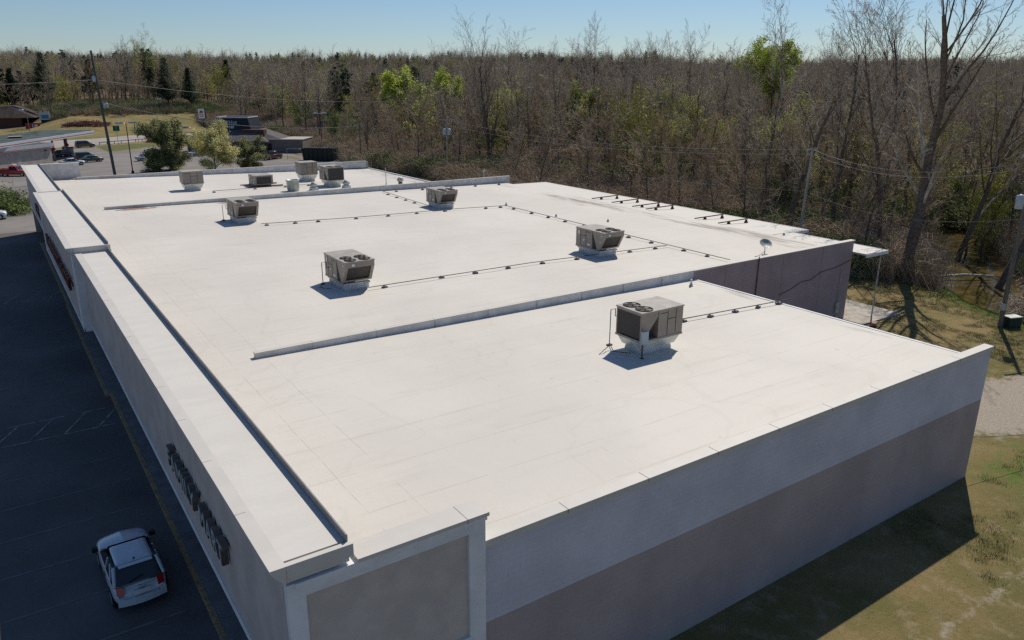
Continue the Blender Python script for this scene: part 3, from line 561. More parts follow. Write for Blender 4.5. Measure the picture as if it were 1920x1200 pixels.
gas_run('dark gas pipe joining the far left unit to the unit by the low wall', [P3(14.4, 48.2, z2), P3(22, 47.4, z2), P3(32, 47.3, z2), P3(37.2, 46.7, z2)], [(14.8, 48.1), (17.1, 47.9), (19, 47.7), (22.3, 47.45), (25.3, 47.4), (28.1, 47.35), (31, 47.3), (35.2, 46.9), (36.8, 46.8)])
gas_run('short dark gas pipe leaving the nearest rooftop unit to the right edge', [P3(21.2, 11.4, z1), P3(31.9, 10.7, z1)], [(22.4, 11.3), (24.2, 11.2), (26.0, 11.05), (27.8, 10.95), (29.5, 10.85), (31.1, 10.75)])
gas_run('dark gas pipe slanting from the long low wall to the unit before it', [P3(31.4, 61.4, z2), P3(30.8, 49.3, z2)], [(31.2, 59.8), (31.0, 57.3), (30.95, 55.2), (30.9, 53.2)])
gas_run('dark gas pipe lying along the foot of the long low wall', [P3(31.4, 61.6, z2), P3(47.5, 61.2, z2)], [(33, 61.5), (36.2, 61.5), (39.8, 61.4), (43, 61.4), (46.2, 61.3)])
gas_run('dark gas pipe linking the units of the far roof section', [P3(16.2, 71.4, z3), P3(24, 72.8, z3), P3(28, 73.2, z3)], [(16.4, 71.4), (21.0, 72.3), (24.6, 72.9), (27.4, 73.1)])
# rust-brown rails over the rear edge
for k, (yy, lab) in enumerate(((45.9+.6, 'farthest of six brown pipe rails at the rear edge of the roof'), (43.4, 'second farthest brown pipe rail at the rear edge of the roof'), (40.4, 'third farthest brown pipe rail, close to its neighbour, on the rear roof edge'), (38.5, 'fourth farthest brown pipe rail, third nearest, at the rear roof edge'), (32.3, 'second nearest brown pipe rail at the rear edge of the roof'), (29.6, 'nearest of six brown pipe rails at the rear edge of the roof'))):
    t = thing('roof_rail', lab, 'pipe rail', (49.9, yy, 5.33), 0, 'brown pipe rails at the rear edge of the roof')
    MB().tube([(-1.7, .28, .17), (1.45, -.28, .34)], .055, 6).build('bar', M['rust'], t)
    for fx in (-.55, 1.3): MB().hexa([(fx-.16, -.12-fx*.2, -.04), (fx+.16, -.12-fx*.2, -.04), (fx+.16, .12-fx*.2, -.04), (fx-.16, .12-fx*.2, -.04)], [(fx-.05, -.05-fx*.2, .27), (fx+.05, -.05-fx*.2, .27), (fx+.05, .05-fx*.2, .27), (fx-.05, .05-fx*.2, .27)]).build('foot', M['rust'], t)
# satellite dish
t = thing('satellite_dish', 'grey satellite dish on a small ballasted mount near the taupe side wall', 'satellite dish', (40.3, 18.9, 5.52))
dm = MB().lathe([(.02, 0), (.16, .012), (.3, .045), (.42, .10), (.43, .10), (.30, .03), (.15, 0), (.02, -.012)], (0, 0, 0), 28).build('reflector', M['dish'], t, (0, 0, .95)); dm.rotation_euler = (math.radians(36), 0, math.radians(-28))
MB().tube([(0, 0, 0), (.02, 0, .45), (0, .04, .9)], .03, 7).tube([(0, -.1, .7), (-.25, -.45, .95)], .015, 5).build('mast', M['galv'], t)
MB().tube([(0, 0, .45), (.35, .3, .04)], .018, 5).tube([(0, 0, .45), (-.35, .3, .04)], .018, 5).box(-.5, .5, -.35, -.3, 0, .04).box(-.5, .5, .3, .35, 0, .04).build('mount_frame', M['galv'], t)
for q in ((-.62, -.3), (-.55, .1), (.2, -.32), (.3, .2)): MB().box(q[0]-.2, q[0]+.2, q[1]-.1, q[1]+.1, 0, .17).build('ballast_block', M['concrete'], t)
# vents
def vent_pipe(loc, label, r=.05, h=.5, cap=False, m='pvc'):
    t = thing('vent_pipe', label, 'vent pipe', loc, 0, 'thin vent pipes on the roof')
    mb = MB().tube([(0, 0, -.02), (0, 0, h)], r, 10)
    mb.build('pipe', M[m], t); MB().lathe([(r*2.6, 0), (r*2.2, .04), (r*1.3, .16), (r*1.02, .2)], (0, 0, -.01), 12).build('boot', M['ventgrey'], t)
    if cap: MB().lathe([(r*2.2, 0), (r*2.2, .1), (r*.5, .16)], (0, 0, h), 12).build('cap', M[m], t)
vent_pipe((29.9, 16.0, z1(29.9)), 'short white vent pipe beside the dividing wall of the near roof', .055, .42)
vent_pipe((46.2, 64.6, 5.2), 'capped white vent pipe standing behind the long low wall', .06, 1.5, True)
vent_pipe((36.2, 70.8, z3(36)), 'tall thin grey pipe standing on the far right roof section', .04, 2.0, False, 'ventgrey')
vent_pipe((40.6, 35.6, z2(40)), 'stub vent pipe on the right part of the middle roof', .05, .22)
vent_pipe((38.3, 40, z2(38)), 'stub vent pipe between the long gas pipe and the rails', .05, .18)
vent_pipe((38.0, 47.6, z2(38)), 'stub vent pipe near the far corner of the gas pipes', .06, .3)
vent_pipe((49.2, 23.9, 5.3), 'stub vent pipe near the step of the rear roof edge', .05, .2)
t = thing('exhaust_fan', 'large round pale exhaust fan housing in the middle of the far roof', 'exhaust fan', (24.3, 69.3, z3(24)))
MB().lathe([(.62, -.05), (.62, .2), (.66, .22), (.68, 1.12), (.74, 1.14), (.74, 1.2), (.66, 1.24), (.64, 1.1), (.1, 1.0)], n=28).build('housing', M['ventgrey'], t)
mb = MB()
for k in range(10): a = k*PI/5; mb.box(.735*math.cos(a)-.02, .735*math.cos(a)+.02, .735*math.sin(a)-.02, .735*math.sin(a)+.02, 1.14, 1.24)
each(mb, 'rim_clip', M['galv'], t)
for (q, lb) in (((26.5, 68.9), 'small capped round exhaust fan right of the large pale one'), ((30.5, 69.3), 'small capped round exhaust fan at the foot of the dark-faced unit')):
    t = thing('exhaust_fan', lb, 'exhaust fan', (q[0], q[1], z3(q[0])))
    MB().hexa([(-.42, -.42, -.05), (.42, -.42, -.05), (.42, .42, -.05), (-.42, .42, -.05)], [(-.36, -.36, .35), (.36, -.36, .35), (.36, .36, .35), (-.36, .36, .35)]).build('curb', M['membrane_wall'], t)
    MB().lathe([(.3, .35), (.3, .45), (.40, .5), (.42, .72), (.26, .78), (.25, .9), (.08, .93)], n=22).build('housing', M['ventgrey'], t)
t = thing('turbine_vent', 'small rusty turbine ventilator near the far right roof edge', 'roof ventilator', (37.6, 69.8, z3(37.5)))
MB().lathe([(.3, -.04), (.24, .3), (.2, .35)], n=16).build('base', M['rust'], t)
mb = MB()
for k in range(14):
    a = k*2*PI/14; b_ = a+.35
    mb.add([(.2*math.cos(a), .2*math.sin(a), .36), (.42*math.cos(a), .42*math.sin(a), .58), (.2*math.cos(a), .2*math.sin(a), .86), (.25*math.cos(b_), .25*math.sin(b_), .86), (.44*math.cos(b_), .44*math.sin(b_), .6), (.25*math.cos(b_), .25*math.sin(b_), .36)], [(0, 1, 4, 5), (1, 2, 3, 4)])
mb.lathe([(.28, .85), (.1, .93)], n=14); mb.build('turbine', M['ventgrey'], t)
# sign letters on the fascia
def text(body, size, ext, m, parent, loc, mx, bold=0.0, name='lettering', sx=1.0):
    cu = bpy.data.curves.new(name, 'FONT'); cu.body = body; cu.size = size; cu.extrude = ext; cu.offset = bold; cu.space_character = 1.08
    o = bpy.data.objects.new(name, cu); col.objects.link(o); cu.materials.append(m); o.parent = parent
    me_ = bpy.data.meshes.new_from_object(o); bpy.data.objects.remove(o); me_.materials.clear(); me_.materials.append(m)
    o = bpy.data.objects.new(name, me_); col.objects.link(o); o.parent = parent
    o.matrix_local = Matrix.Translation(loc) @ mx.to_4x4() @ Matrix.Diagonal((sx, 1, 1, 1)); return o
FACE_LEFT = Matrix(((0, 0, -1), (-1, 0, 0), (0, 1, 0)))
t = thing('storefront_sign', 'dark channel letters reading FAMILY MART on the near fascia above the parked car', 'shop sign', (.3, 12, 4.75))
for body, y_, sxx in (('FAMILY', -.1, 1.16), ('MART', -4.6, .98)):
    text(body, .98, .09, M['letter'], t, (-.13, y_, 0), FACE_LEFT, .03, 'letter', sxx)
    text(body, .98, .006, M['letterface'], t, (-.229, y_, 0), FACE_LEFT, .0, 'letter_face', sxx)
def bar_sign(name, label, x_, y0, y1, z0, h):
    t = thing(name, label, 'shop sign', (x_, y0, z0)); rr = random.Random(int(y0)); yy = 0
    MB().box(-.1, 0, y1-y0, 0, h*.35, h*.6).build('raceway', M['letter'], t)
    mb = MB()
    while yy < (y0-y1)-.6:
        lw = rr.uniform(.55, .8); k = rr.randint(0, 3)
        mb.box(-.26, -.1, -yy-.16, -yy, 0, h)
        if k != 1: mb.box(-.26, -.1, -yy-lw, -yy-.16, h-.16, h)
        if k in (0, 2): mb.box(-.26, -.1, -yy-lw, -yy-.16, 0, .16)
        if k in (1, 3): mb.box(-.26, -.1, -yy-lw, -yy-.16, h*.45, h*.6); mb.box(-.26, -.1, -yy-lw, -yy-lw+.16, 0, h*.45)
        yy += lw+.24
    mb.build('letter', M['redletter'], t)
bar_sign('storefront_sign', 'row of dark red letters on the raised fascia over the walkway', -.1, 55.6, 38.4, 4.75, .8)
bar_sign('storefront_sign', 'small dark sign on the farthest fascia near the sunlit pavement', .3, 74, 63.6, 4.7, .8)

# ================================================================== VEGETATION
def frame(d):
    a = d.orthogonal().normalized(); return a, d.cross(a)
class Tree:
    """tapering 3-5 sided stems gathered as wood (trunk and limbs) and twigs"""
    def __init__(s, seed): s.r = random.Random(seed); s.wood = MB(); s.twig = MB(); s.white = MB(); s.tips = []
    def stem(s, p, d, L, r0, r1, nseg, bend, mb, n, up=0.0):
        pts = [p.copy()]; d = d.normalized(); ds = [d.copy()]
        for i in range(nseg):
            d = (d + Vector((s.r.gauss(0, bend), s.r.gauss(0, bend), s.r.gauss(0, bend)+up))).normalized()
            pts.append(pts[-1]+d*(L/nseg)); ds.append(d.copy())
        rs = [r0+(r1-r0)*i/nseg for i in range(nseg+1)]
        V = []; prev = None
        for i, q in enumerate(pts):
            a = ds[i].orthogonal().normalized() if prev is None else (prev-ds[i]*prev.dot(ds[i])).normalized()
            prev = a; b_ = ds[i].cross(a)
            for k in range(n): t = 2*PI*k/n; V.append(q+(a*math.cos(t)+b_*math.sin(t))*rs[i])
        F = [(i*n+k, i*n+(k+1) % n, (i+1)*n+(k+1) % n, (i+1)*n+k) for i in range(nseg) for k in range(n)]
        mb.add(V, F, n > 3); return pts, ds, rs
    def branch(s, pts, ds, rs, lo, cnt, ang, Lf, lev, cfg, white=0.0):
        n = len(pts)-1
        for k in range(cnt):
            t = lo+(1-lo)*(k+s.r.random())/cnt; i = min(n-1, int(t*n)); f = t*n-i; p = pts[i].lerp(pts[i+1], f); d = ds[i+1]
            a, b_ = frame(d); az = s.r.uniform(0, 2*PI); th = ang*s.r.uniform(.65, 1.3)*(1.15-.5*t if lev == 1 else 1)
            nd = d*math.cos(th)+(a*math.cos(az)+b_*math.sin(az))*math.sin(th)
            r = (rs[i]*(1-f)+rs[i+1]*f); s.grow(p, nd, Lf*((1-.12*t) if lev == 1 else (1-.45*t))*s.r.uniform(.6, 1.2), r*cfg['rr'], lev, cfg, white)
    def grow(s, p, d, L, r, lev, cfg, white=0.0):
        last = lev >= cfg['levels']; wh = white or (cfg.get('white', 0) > s.r.random() if lev == cfg.get('wl', 1) else 0)
        nseg = max(2, cfg['seg'][min(lev, len(cfg['seg'])-1)]); rmin = cfg['rmin']
        mb = s.twig if lev >= cfg['tw'] else (s.white if wh else s.wood)
        pts, ds, rs = s.stem(p, d, L, max(r, rmin), max(rmin*.6, r*(.22 if lev else .3)), nseg, cfg['bend']*(1+.3*lev), mb, 3 if r < .06 or lev >= cfg['tw'] else 5, cfg['up'])
        if last: s.tips += pts[1:]; return
        s.tips += pts[-1:]
        s.branch(pts, ds, rs, .2 if lev else cfg['first'], cfg['n'][lev+1], cfg['ang'][min(lev+1, len(cfg['ang'])-1)], cfg['len'][lev+1]*L, lev+1, cfg, wh)
def clump(mb, pts, rnd, per, spread, size, flat=0):
    for p in pts:
        for _ in range(per):
            c = p+Vector((rnd.gauss(0, spread), rnd.gauss(0, spread), rnd.gauss(0, spread*.8)))
            a = Vector((rnd.gauss(0, 1), rnd.gauss(0, 1), rnd.gauss(0, 1))).normalized(); b_ = a.orthogonal().normalized(); k = size*rnd.uniform(.6, 1.4)
            mb.add([c-a*k, c+b_*k*.55, c+a*k, c-b_*k*.55], [(0, 1, 2, 3)])
def make_tree(name, label, cat, seed, H, cfg, loc=(0, 0, 0), twig='twig', bark='bark', leaf=None, per=1, spread=.2, size=.1, group=None, lean=(0, 0)):
    T = Tree(seed); cfg = dict(cfg); T.grow(Vector((0, 0, -.3)), Vector((lean[0], lean[1], 1)), H*(.86 if H > 22.5 else .76), cfg['r0'], 0, cfg)
    t = thing(name, label, cat, loc, 0, group)
    T.wood.build('trunk', M[bark], t)
    if T.white.f: T.white.build('limb', M['limb_white'], t)
    tm = [M[twig]]; nt_ = len(T.twig.f)
    if leaf:
        tm.append(M[leaf]); lb = MB(); tips = T.tips; clump(lb, tips, T.r, per, spread, size); T.twig.add(lb.v, lb.f)
    o = T.twig.build('crown', tm, t)
    if leaf:
        mi = np.zeros(len(o.data.polygons), dtype=np.int32); mi[nt_:] = 1; o.data.polygons.foreach_set('material_index', mi)
    t['_h'] = H; return t
BASE = dict(levels=3, tw=2, seg=[9, 5, 3, 2, 2], n=[1, 21, 11, 8, 4], len=[1, .42, .42, .42, .4], ang=[0, .78, .7, .75], bend=.075, up=.02, first=.26, rr=.42, rmin=.0135, r0=.16)
def C_(**k): d = dict(BASE); d.update(k); return d
FAR = (0, 3000, -200)
# source trees of the wood (each is placed once, then copied with its own trunk and crown)
LB = 'leafless grey-brown tree among the many of the wood behind the white building'
srcs = []
camx, camy = -3.4, -13.9
specs = [(18, C_(r0=.19), 'twig'), (20, C_(r0=.22, n=[1, 20, 11, 8], ang=[0, .62, .7, .75], len=[1, .48, .44, .45]), 'twig_grey'), (15, C_(r0=.14, n=[1, 22, 10, 8], first=.2), 'twig'),
         (17, C_(r0=.16, n=[1, 20, 11, 9], ang=[0, .75, .6, .7], len=[1, .40, .45, .42]), 'twig_red'), (22, C_(r0=.26, n=[1, 20, 12, 8], first=.32, ang=[0, .66, .7, .75]), 'twig_grey'),
         (13, C_(r0=.11, n=[1, 24, 10, 8], first=.12, len=[1, .36, .42, .42]), 'twig'), (19, C_(r0=.18, n=[1, 22, 11, 8], first=.36, ang=[0, .6, .7, .75], len=[1, .36, .42, .42]), 'twig_red')]
for k, (H, cf, tw_) in enumerate(specs): srcs.append((make_tree('bare_tree', LB, 'tree', 100+k, H, cf, FAR, tw_, group='leafless trees of the wood behind the building'), H))
bud = [(make_tree('budding_tree', 'tree with thin olive-yellow new leaves inside the brown wood', 'tree', 131, 14, C_(r0=.15, n=[1, 16, 8, 5]), FAR, 'twig', leaf='leaf_olive', per=4, spread=.38, size=.12, group='budding trees of the wood'), 14),
       (make_tree('budding_tree', 'tree with thin olive-yellow new leaves inside the brown wood', 'tree', 137, 11, C_(r0=.12, n=[1, 16, 8, 5], first=.2), FAR, 'twig_grey', leaf='leaf_green', per=4, spread=.38, size=.11, group='budding trees of the wood'), 11)]
used = set()
def shades_lime(x, y):                                    # open ground kept in front of the leafing trees
    for lx, ly in ((103, 197), (107, 183), (103, 146), (101, 112), (131.5, 88.5), (77.5, 112.8)):
        dx, dy = camx-lx, camy-ly; L = math.hypot(dx, dy); dx /= L; dy /= L; t_ = (x-lx)*dx+(y-ly)*dy
        if 0 < t_ < 34 and abs((x-lx)*dy-(y-ly)*dx) < 4.2: return True
    return False
def near_road(x, y):
    return min(math.hypot(x-(a[0]+(b_[0]-a[0])*q/6), y-(a[1]+(b_[1]-a[1])*q/6)) for a, b_ in (((44, 235), (62, 262)), ((62, 262), (74, 292)), ((74, 292), (84, 330))) for q in range(7)) < 8
def place(src, x, y, s=1.0, rz=None, z=None, label=None, group=None, rnd=random):
    t, H = src; z = float(terrain(x, y)) if z is None else z; rz = rnd.uniform(0, 2*PI) if rz is None else rz
    if t.name not in used:
        used.add(t.name); t.location = (x, y, z); t.rotation_euler[2] = rz; t.scale = (s,)*3
        if label: t['label'] = label
        if group: t['group'] = group
        return t
    return dup(t, (x, y, z), rz, s, label, group)
rw = random.Random(77); pts = []
def in_view(x, y, m=0.0):
    az = math.atan2(x-camx, y-camy)-yaw; return abs(az) < math.radians(34.5)+m and math.cos(az) > 0
def scatter(n, x0, x1, y0, y1, dmin, cond):
    out = []; tries = 0
    while len(out) < n and tries < 60000:
        tries += 1; x, y = rw.uniform(x0, x1), rw.uniform(y0, y1)
        if not cond(x, y) or near_road(x, y) or shades_lime(x, y): continue
        dm = dmin*(.7+.006*math.hypot(x-camx, y-camy))
        if all((x-a)**2+(y-b)**2 > dm*dm for a, b in pts): out.append((x, y)); pts.append((x, y))
    return out
fe = lambda y: float(forest_edge(y))
pts += [(64, 20.6), (64.5, 33.5), (77.5, 112.8)]
front = scatter(125, 60, 100, 8, 175, 3.6, lambda x, y: x > fe(y)+1.5 and in_view(x, y, .03) and float(creek_d(x, y)) > (6.5 if x < 76 and y < 24 else 4) and x < fe(y)+22)
back = scatter(125, 80, 190, 5, 300, 5.2, lambda x, y: fe(y)+20 < x < fe(y)+75 and in_view(x, y, .02))
for (x, y) in front: place(srcs[rw.choice((0, 2, 3, 5, 5, 2, 6))], x, y, rw.uniform(.62, .98), rnd=rw)
for (x, y) in back: place(srcs[rw.choice((0, 1, 1, 3, 4, 6))], x, y, rw.uniform(.78, 1.02)*(1.14 if y < 130 else 1)*(.75+.5*float(vnoise(x, y, 24, 11))), rnd=rw)
# trees at the top of the grass slope to the left and behind the restaurant
left = scatter(62, 8, 130, 262, 352, 4.5, lambda x, y: y-.18*x > 284 and not (x < 17 and y < 328) and in_view(x, y, .03)) + scatter(30, 62, 120, 190, 330, 5, lambda x, y: x > fe(y)+1 and x < fe(y)+26 and in_view(x, y))
for (x, y) in left: place(srcs[rw.choice((0, 1, 3, 4, 6))], x, y, rw.uniform(.9, 1.15), rnd=rw, label='leafless grey-brown tree among the many beyond the road and restaurant', group='leafless trees beyond the road and restaurant')
mid = scatter(78, 64, 130, 10, 230, 4.0, lambda x, y: x > fe(y)+2 and in_view(x, y) and (float(creek_d(x, y)) > 8 or x > 80) and (y > 30 or rw.random() < .4))
for (x, y) in mid: place(bud[rw.randint(0, 1)], x, y, rw.uniform(.6, 1.05), rnd=rw)
tall = []
for _ in range(4000):
    if len(tall) >= 42: break
    az = yaw+math.radians(rw.uniform(-6, 24)); d_ = rw.uniform(165, 340); x, y = camx+d_*math.sin(az), camy+d_*math.cos(az)
    if x < fe(y)+20 or near_road(x, y) or vnoise(x, y, 45, 31) < .45 or any((x-a)**2+(y-b)**2 < 40 for a, b in tall): continue
    tall.append((x, y)); place(srcs[rw.choice((0, 1, 3, 4))], x, y, rw.uniform(1.12, 1.42), rnd=rw, label='tall leafless tree whose crown stands above the skyline of the wood', group='tall trees standing above the skyline of the wood')
# single trees one can tell apart
def one(name, label, x, y, H, seed, cf, **k): return make_tree(name, label, 'tree', seed, H, cf, (x, y, float(terrain(x, y))), **k)
BIG = C_(levels=4, tw=3, seg=[10, 6, 4, 3, 2], n=[1, 16, 9, 6, 4], len=[1, .42, .42, .42, .42], ang=[0, .55, .6, .6, .6], first=.26, r0=.5, bend=.07, rmin=.012, up=.05)
one('sycamore_tree', 'tallest leafless sycamore with white limbs, standing on grass by the canopy post', 63.6, 20.9, 27, 211, dict(BIG, white=.38, r0=.55), twig='twig_grey', lean=(.03, .05))
one('sycamore_tree', 'dark-trunked leafless sycamore with pale broken limbs behind the leaning pole', 65.0, 34.6, 21, 223, dict(BIG, white=.45, r0=.42, n=[1, 13, 8, 5, 4], ang=[0, .7, .6, .6, .6]), twig='twig_grey', lean=(.01, .03))
one('bare_tree', 'wide spreading leafless tree with fanned bare limbs behind the transformer pole', 77.5, 112.8, 23.5, 231, dict(BIG, r0=.45, first=.14, n=[1, 20, 9, 6, 4], len=[1, .62, .42, .42, .42], ang=[0, .62, .6, .6, .6], up=.06, white=.15), twig='twig', lean=(0, 0))
one('bare_tree', 'slim tall leafless tree with upright twigs rising above the skyline left of the tallest sycamore', 78, 38, 25.5, 239, dict(BIG, r0=.3, n=[1, 12, 7, 5, 4], ang=[0, .42, .5, .6, .6]), twig='twig_grey')
for k_, (x_, y_, H_, lb_) in enumerate(((69.5, 27, 24, 'pale-limbed leafless sycamore just left behind the tallest one'), (75, 31, 26, 'leafless sycamore with a forked crown between the leaning pole and the tallest sycamore'), (80, 24.5, 25, 'leafless sycamore directly behind the creek bank'), (73.5, 44, 23, 'leafless sycamore whose crown overlaps the leaning pole top'), (84, 33, 27, 'far tall leafless sycamore with a pale crown right of the tallest one'), (79, 17, 24, 'leafless sycamore across the creek near the right edge'))):
    one('sycamore_tree', lb_, x_, y_, H_, 280+k_, dict(BIG, r0=.26+.03*(k_ % 3), white=.45, n=[1, 18, 9, 6, 4]), twig='twig_grey' if k_ % 2 else 'twig')
one('bare_tree', 'large leafless tree leaning right at the far right edge of the picture', 71, 16.5, 25, 241, dict(BIG, r0=.35), twig='twig', lean=(.1, -.12))
one('bare_tree', 'round-topped leafless tree standing above the skyline beside the bright lime tree', 185, 129, 26, 243, C_(r0=.4, n=[1, 15, 11, 8], len=[1, .42, .45, .42]), twig='twig')
one('lime_green_tree', 'bright lime-green leafing tree on the skyline at right of centre', 131.5, 88.5, 24.5, 251, C_(r0=.3, n=[1, 20, 9, 6], first=.66, ang=[0, 1.1, .7, .6], len=[1, .36, .42, .42]), leaf='leaf_lime', per=14, spread=.45, size=.19)
one('lime_green_tree', 'bright lime-green leafing tree left of the spreading bare tree', 103, 197, 15.5, 257, C_(r0=.25, n=[1, 22, 9, 6], first=.3, ang=[0, 1.1, .7, .6], len=[1, .72, .42, .4]), leaf='leaf_lime', per=13, spread=.5, size=.27)
one('lime_green_tree', 'lime-green leafing tree just right of the brightest one left of the spreading bare tree', 107, 183, 15, 258, C_(r0=.2, n=[1, 20, 9, 6], first=.25, ang=[0, 1.1, .7, .6], len=[1, .65, .42, .4]), leaf='leaf_lime', per=11, spread=.5, size=.24)
one('lime_green_tree', 'lime-green leafing tree glimpsed through the limbs of the spreading bare tree', 103, 146, 15.5, 259, C_(r0=.2, n=[1, 20, 9, 6], first=.3, ang=[0, 1.1, .7, .6], len=[1, .62, .42, .4]), leaf='leaf_lime', per=11, spread=.45, size=.21)
one('olive_green_tree', 'rounded olive-yellow leafing tree in the middle of the wood', 101, 112, 16, 263, C_(r0=.22, n=[1, 22, 9, 6], first=.3, ang=[0, 1.0, .7, .6], len=[1, .5, .42, .4]), leaf='leaf_olive', per=13, spread=.42, size=.21)
one('russet_tree', 'rounded russet-budded tree left of the bright lime tree', 130, 118, 20, 269, C_(r0=.25, n=[1, 16, 10, 7], first=.3, ang=[0, .7, .6, .6]), leaf='leaf_orange', per=2, spread=.3, size=.09)
one('olive_green_tree', 'olive-leafed tree left of the bright lime tree group, above the dumpsters', 92, 214, 12, 271, C_(r0=.2, n=[1, 15, 8, 6], first=.2), leaf='leaf_olive', per=2, spread=.35, size=.1)
one('pale_green_tree', 'tall pale green leafing tree rising above the left skyline', 50, 320, 25, 273, C_(r0=.35, n=[1, 14, 9, 6], first=.5, ang=[0, .55, .6, .6]), leaf='leaf_olive', per=2, spread=.4, size=.12)
# conifers
def conifer(name, label, loc, H, seed, m='needle', base=.25, wid=.22, top=.3, group=None, dens=1.0, cl=.16):
    r = random.Random(seed); t = thing(name, label, 'tree', loc, 0, group)
    MB().tube([(0, 0, -.3), (.05, 0, H*.5), (0, .05, H*.98)], [H*.017, H*.012, .03], 6).build('trunk', M['bark'], t)
    mb = MB(); n = int(64*dens)
    for k in range(n):
        f = base+(1-base)*(k+.5)/n; L = H*wid*(1-((f-base)/(1-base))**1.25)*r.uniform(.7, 1.15)+H*.02*top; az = k*2.4+r.uniform(-.4, .4)
        d = Vector((math.cos(az), math.sin(az), r.uniform(-.1, .35))); p = Vector((0, 0, f*H)); m_ = max(3, int(L/.42))
        mb.tube([p, p+d*L*.55, p+d*L+Vector((0, 0, .1*L))], [.05, .03, .012], 3, False)
        clump(mb, [p+d*L*(q+.6)/m_+Vector((0, 0, .08*q)) for q in range(m_)], r, int(9*dens), .20+.02*H*.5, cl)
    mb.build('crown', M[m], t); return t
pl = 'tall dark green pine standing among bare trees beyond the grass slope'
pines = [(19, 312, 20), (33, 306, 17), (10, 338, 18), (100, 380, 20), (112, 388, 17), (120, 376, 16), (3, 334, 21)]
p0 = None
for k, (x, y, H) in enumerate(pines):
    if p0 is None: p0 = conifer('pine_tree', pl, (x, y, float(terrain(x, y))), 20, 301, base=.35, wid=.2, group='dark pines beyond the grass slope', dens=1.3, cl=.3)
    else: dup(p0, (x, y, float(terrain(x, y))), k*1.3, H/20)
for k_, (x_, y_, H_, lb_) in enumerate(((118, 226, 17, 'pale olive budding tree with a broad crown far left of the spreading bare tree'), (122, 168, 17, 'pale olive budding tree with a broad crown behind the spreading bare tree'), (112, 96, 17, 'pale olive budding tree with a broad crown right of the rounded olive tree'), (92, 72, 15, 'pale olive budding tree behind the rear canopy rails'), (86, 52, 14, 'pale olive budding tree left of the leaning pole'), (98, 250, 14, 'pale olive budding tree beyond the restaurant annex'))):
    one('olive_green_tree', lb_, x_, y_, H_, 330+k_, C_(r0=.2, n=[1, 20, 9, 6], first=.25, ang=[0, 1.0, .7, .6], len=[1, .55, .42, .4]), leaf='leaf_olive', per=7, spread=.45, size=.15)
conifer('pine_tree', 'broad dark green pine left of the restaurant pole sign', (58, 306, float(terrain(58, 306))), 18, 305, base=.2, wid=.24, dens=1.5, cl=.3)
conifer('pine_tree', 'narrow dark green pine just right of the broad one behind the road', (66, 305, float(terrain(66, 305))), 15, 306, base=.2, wid=.22, dens=1.3, cl=.3)
make_tree('cedar_tree', 'dense dark green cedar behind the far parapet with a silver car behind it', 'tree', 307, 9.6, C_(levels=3, r0=.2, n=[1, 38, 10, 6], first=.04, ang=[0, 1.1, .6, .6], len=[1, .58, .42, .4], up=-.01), (26.4, 147, 0), leaf='cedar', per=16, spread=.42, size=.15)
make_tree('cedar_tree', 'small sparse cedar right of the pale blossoming tree', 'tree', 308, 5.4, C_(levels=3, r0=.14, n=[1, 24, 8, 5], first=.1, ang=[0, 1.25, .5, .6], len=[1, .75, .42, .4], up=-.02), (40.2, 143.5, 0), leaf='cedar', per=12, spread=.3, size=.13)
make_tree('blossoming_tree', 'pale yellow blossoming tree between two cedars behind the far parapet', 'tree', 311, 7.2, C_(levels=3, r0=.16, n=[1, 22, 10, 6], first=.08, ang=[0, .95, .65, .6], len=[1, .95, .42, .4]), (33.6, 142.5, 0), leaf='leaf_blossom', per=13, spread=.36, size=.12)
# thickets, vines and low green growth at the edge of the wood
def thicket(name, label, loc, R, H, seed, m='thicket', leaf=None, n=260, group=None, cat='shrub', per=2, size=.07):
    r = random.Random(seed); t = thing(name, label, cat, loc, 0, group); mb = MB(); tips = []
    for k in range(n):
        a = r.uniform(0, 2*PI); q = math.sqrt(r.random()); p = Vector((R*.75*q*math.cos(a), R*.75*q*math.sin(a), -.1)); h = H*r.uniform(.5, 1)*(1-.45*q*q)
        d = Vector((math.cos(a)*.5*q+r.gauss(0, .25), math.sin(a)*.5*q+r.gauss(0, .25), 1)); pts_ = [p]
        for i in range(5):
            d = (d+Vector((r.gauss(0, .28), r.gauss(0, .28), -.16*i))).normalized(); pts_.append(pts_[-1]+d*h/3.6)
        mb.tube(pts_, [.028, .024, .02, .016, .012, .008], 3, False, False); tips += pts_[2:]
        for _ in range(3):
            s_ = pts_[r.randint(2, 4)]; e = Vector((r.gauss(0, .5), r.gauss(0, .5), r.gauss(-.1, .45))); mb.tube([s_, s_+e*.5, s_+e+Vector((0, 0, -.2))], [.014, .011, .007], 3, False, False)
    nf = len(mb.f); ms = [M[m]]
    if leaf: ms.append(M[leaf]); clump(mb, tips, r, per, .16, size)
    o = mb.build('foliage' if leaf else 'stems', ms, t)
    if leaf: mi = np.zeros(len(o.data.polygons), dtype=np.int32); mi[nf:] = 1; o.data.polygons.foreach_set('material_index', mi)
    return t
T0 = thicket('thicket', 'brown tangled thicket at the edge of the wood behind the building', FAR, 3.0, 4.2, 401, group='brown thickets along the wood edge')
T1 = thicket('green_shrub', 'low green shrub at the edge of the wood behind the building', FAR, 2.2, 2.6, 402, leaf='leaf_green', group='green shrubs along the wood edge', n=150)
T2 = thicket('thicket', 'brown tangled thicket at the edge of the wood behind the building', FAR, 2.5, 5.5, 403, 'twig_red', group='brown thickets along the wood edge')
ths = [(T0, 4), (T2, 5), (T1, 2)]
sh = scatter(95, 60, 88, 14, 178, 1.9, lambda x, y: fe(y)-.6 < x < fe(y)+13 and math.hypot(x-63.6, y-20.9) > 4.2 and in_view(x, y) and float(creek_d(x, y)) > (6.0 if x < 78 else 4.0))
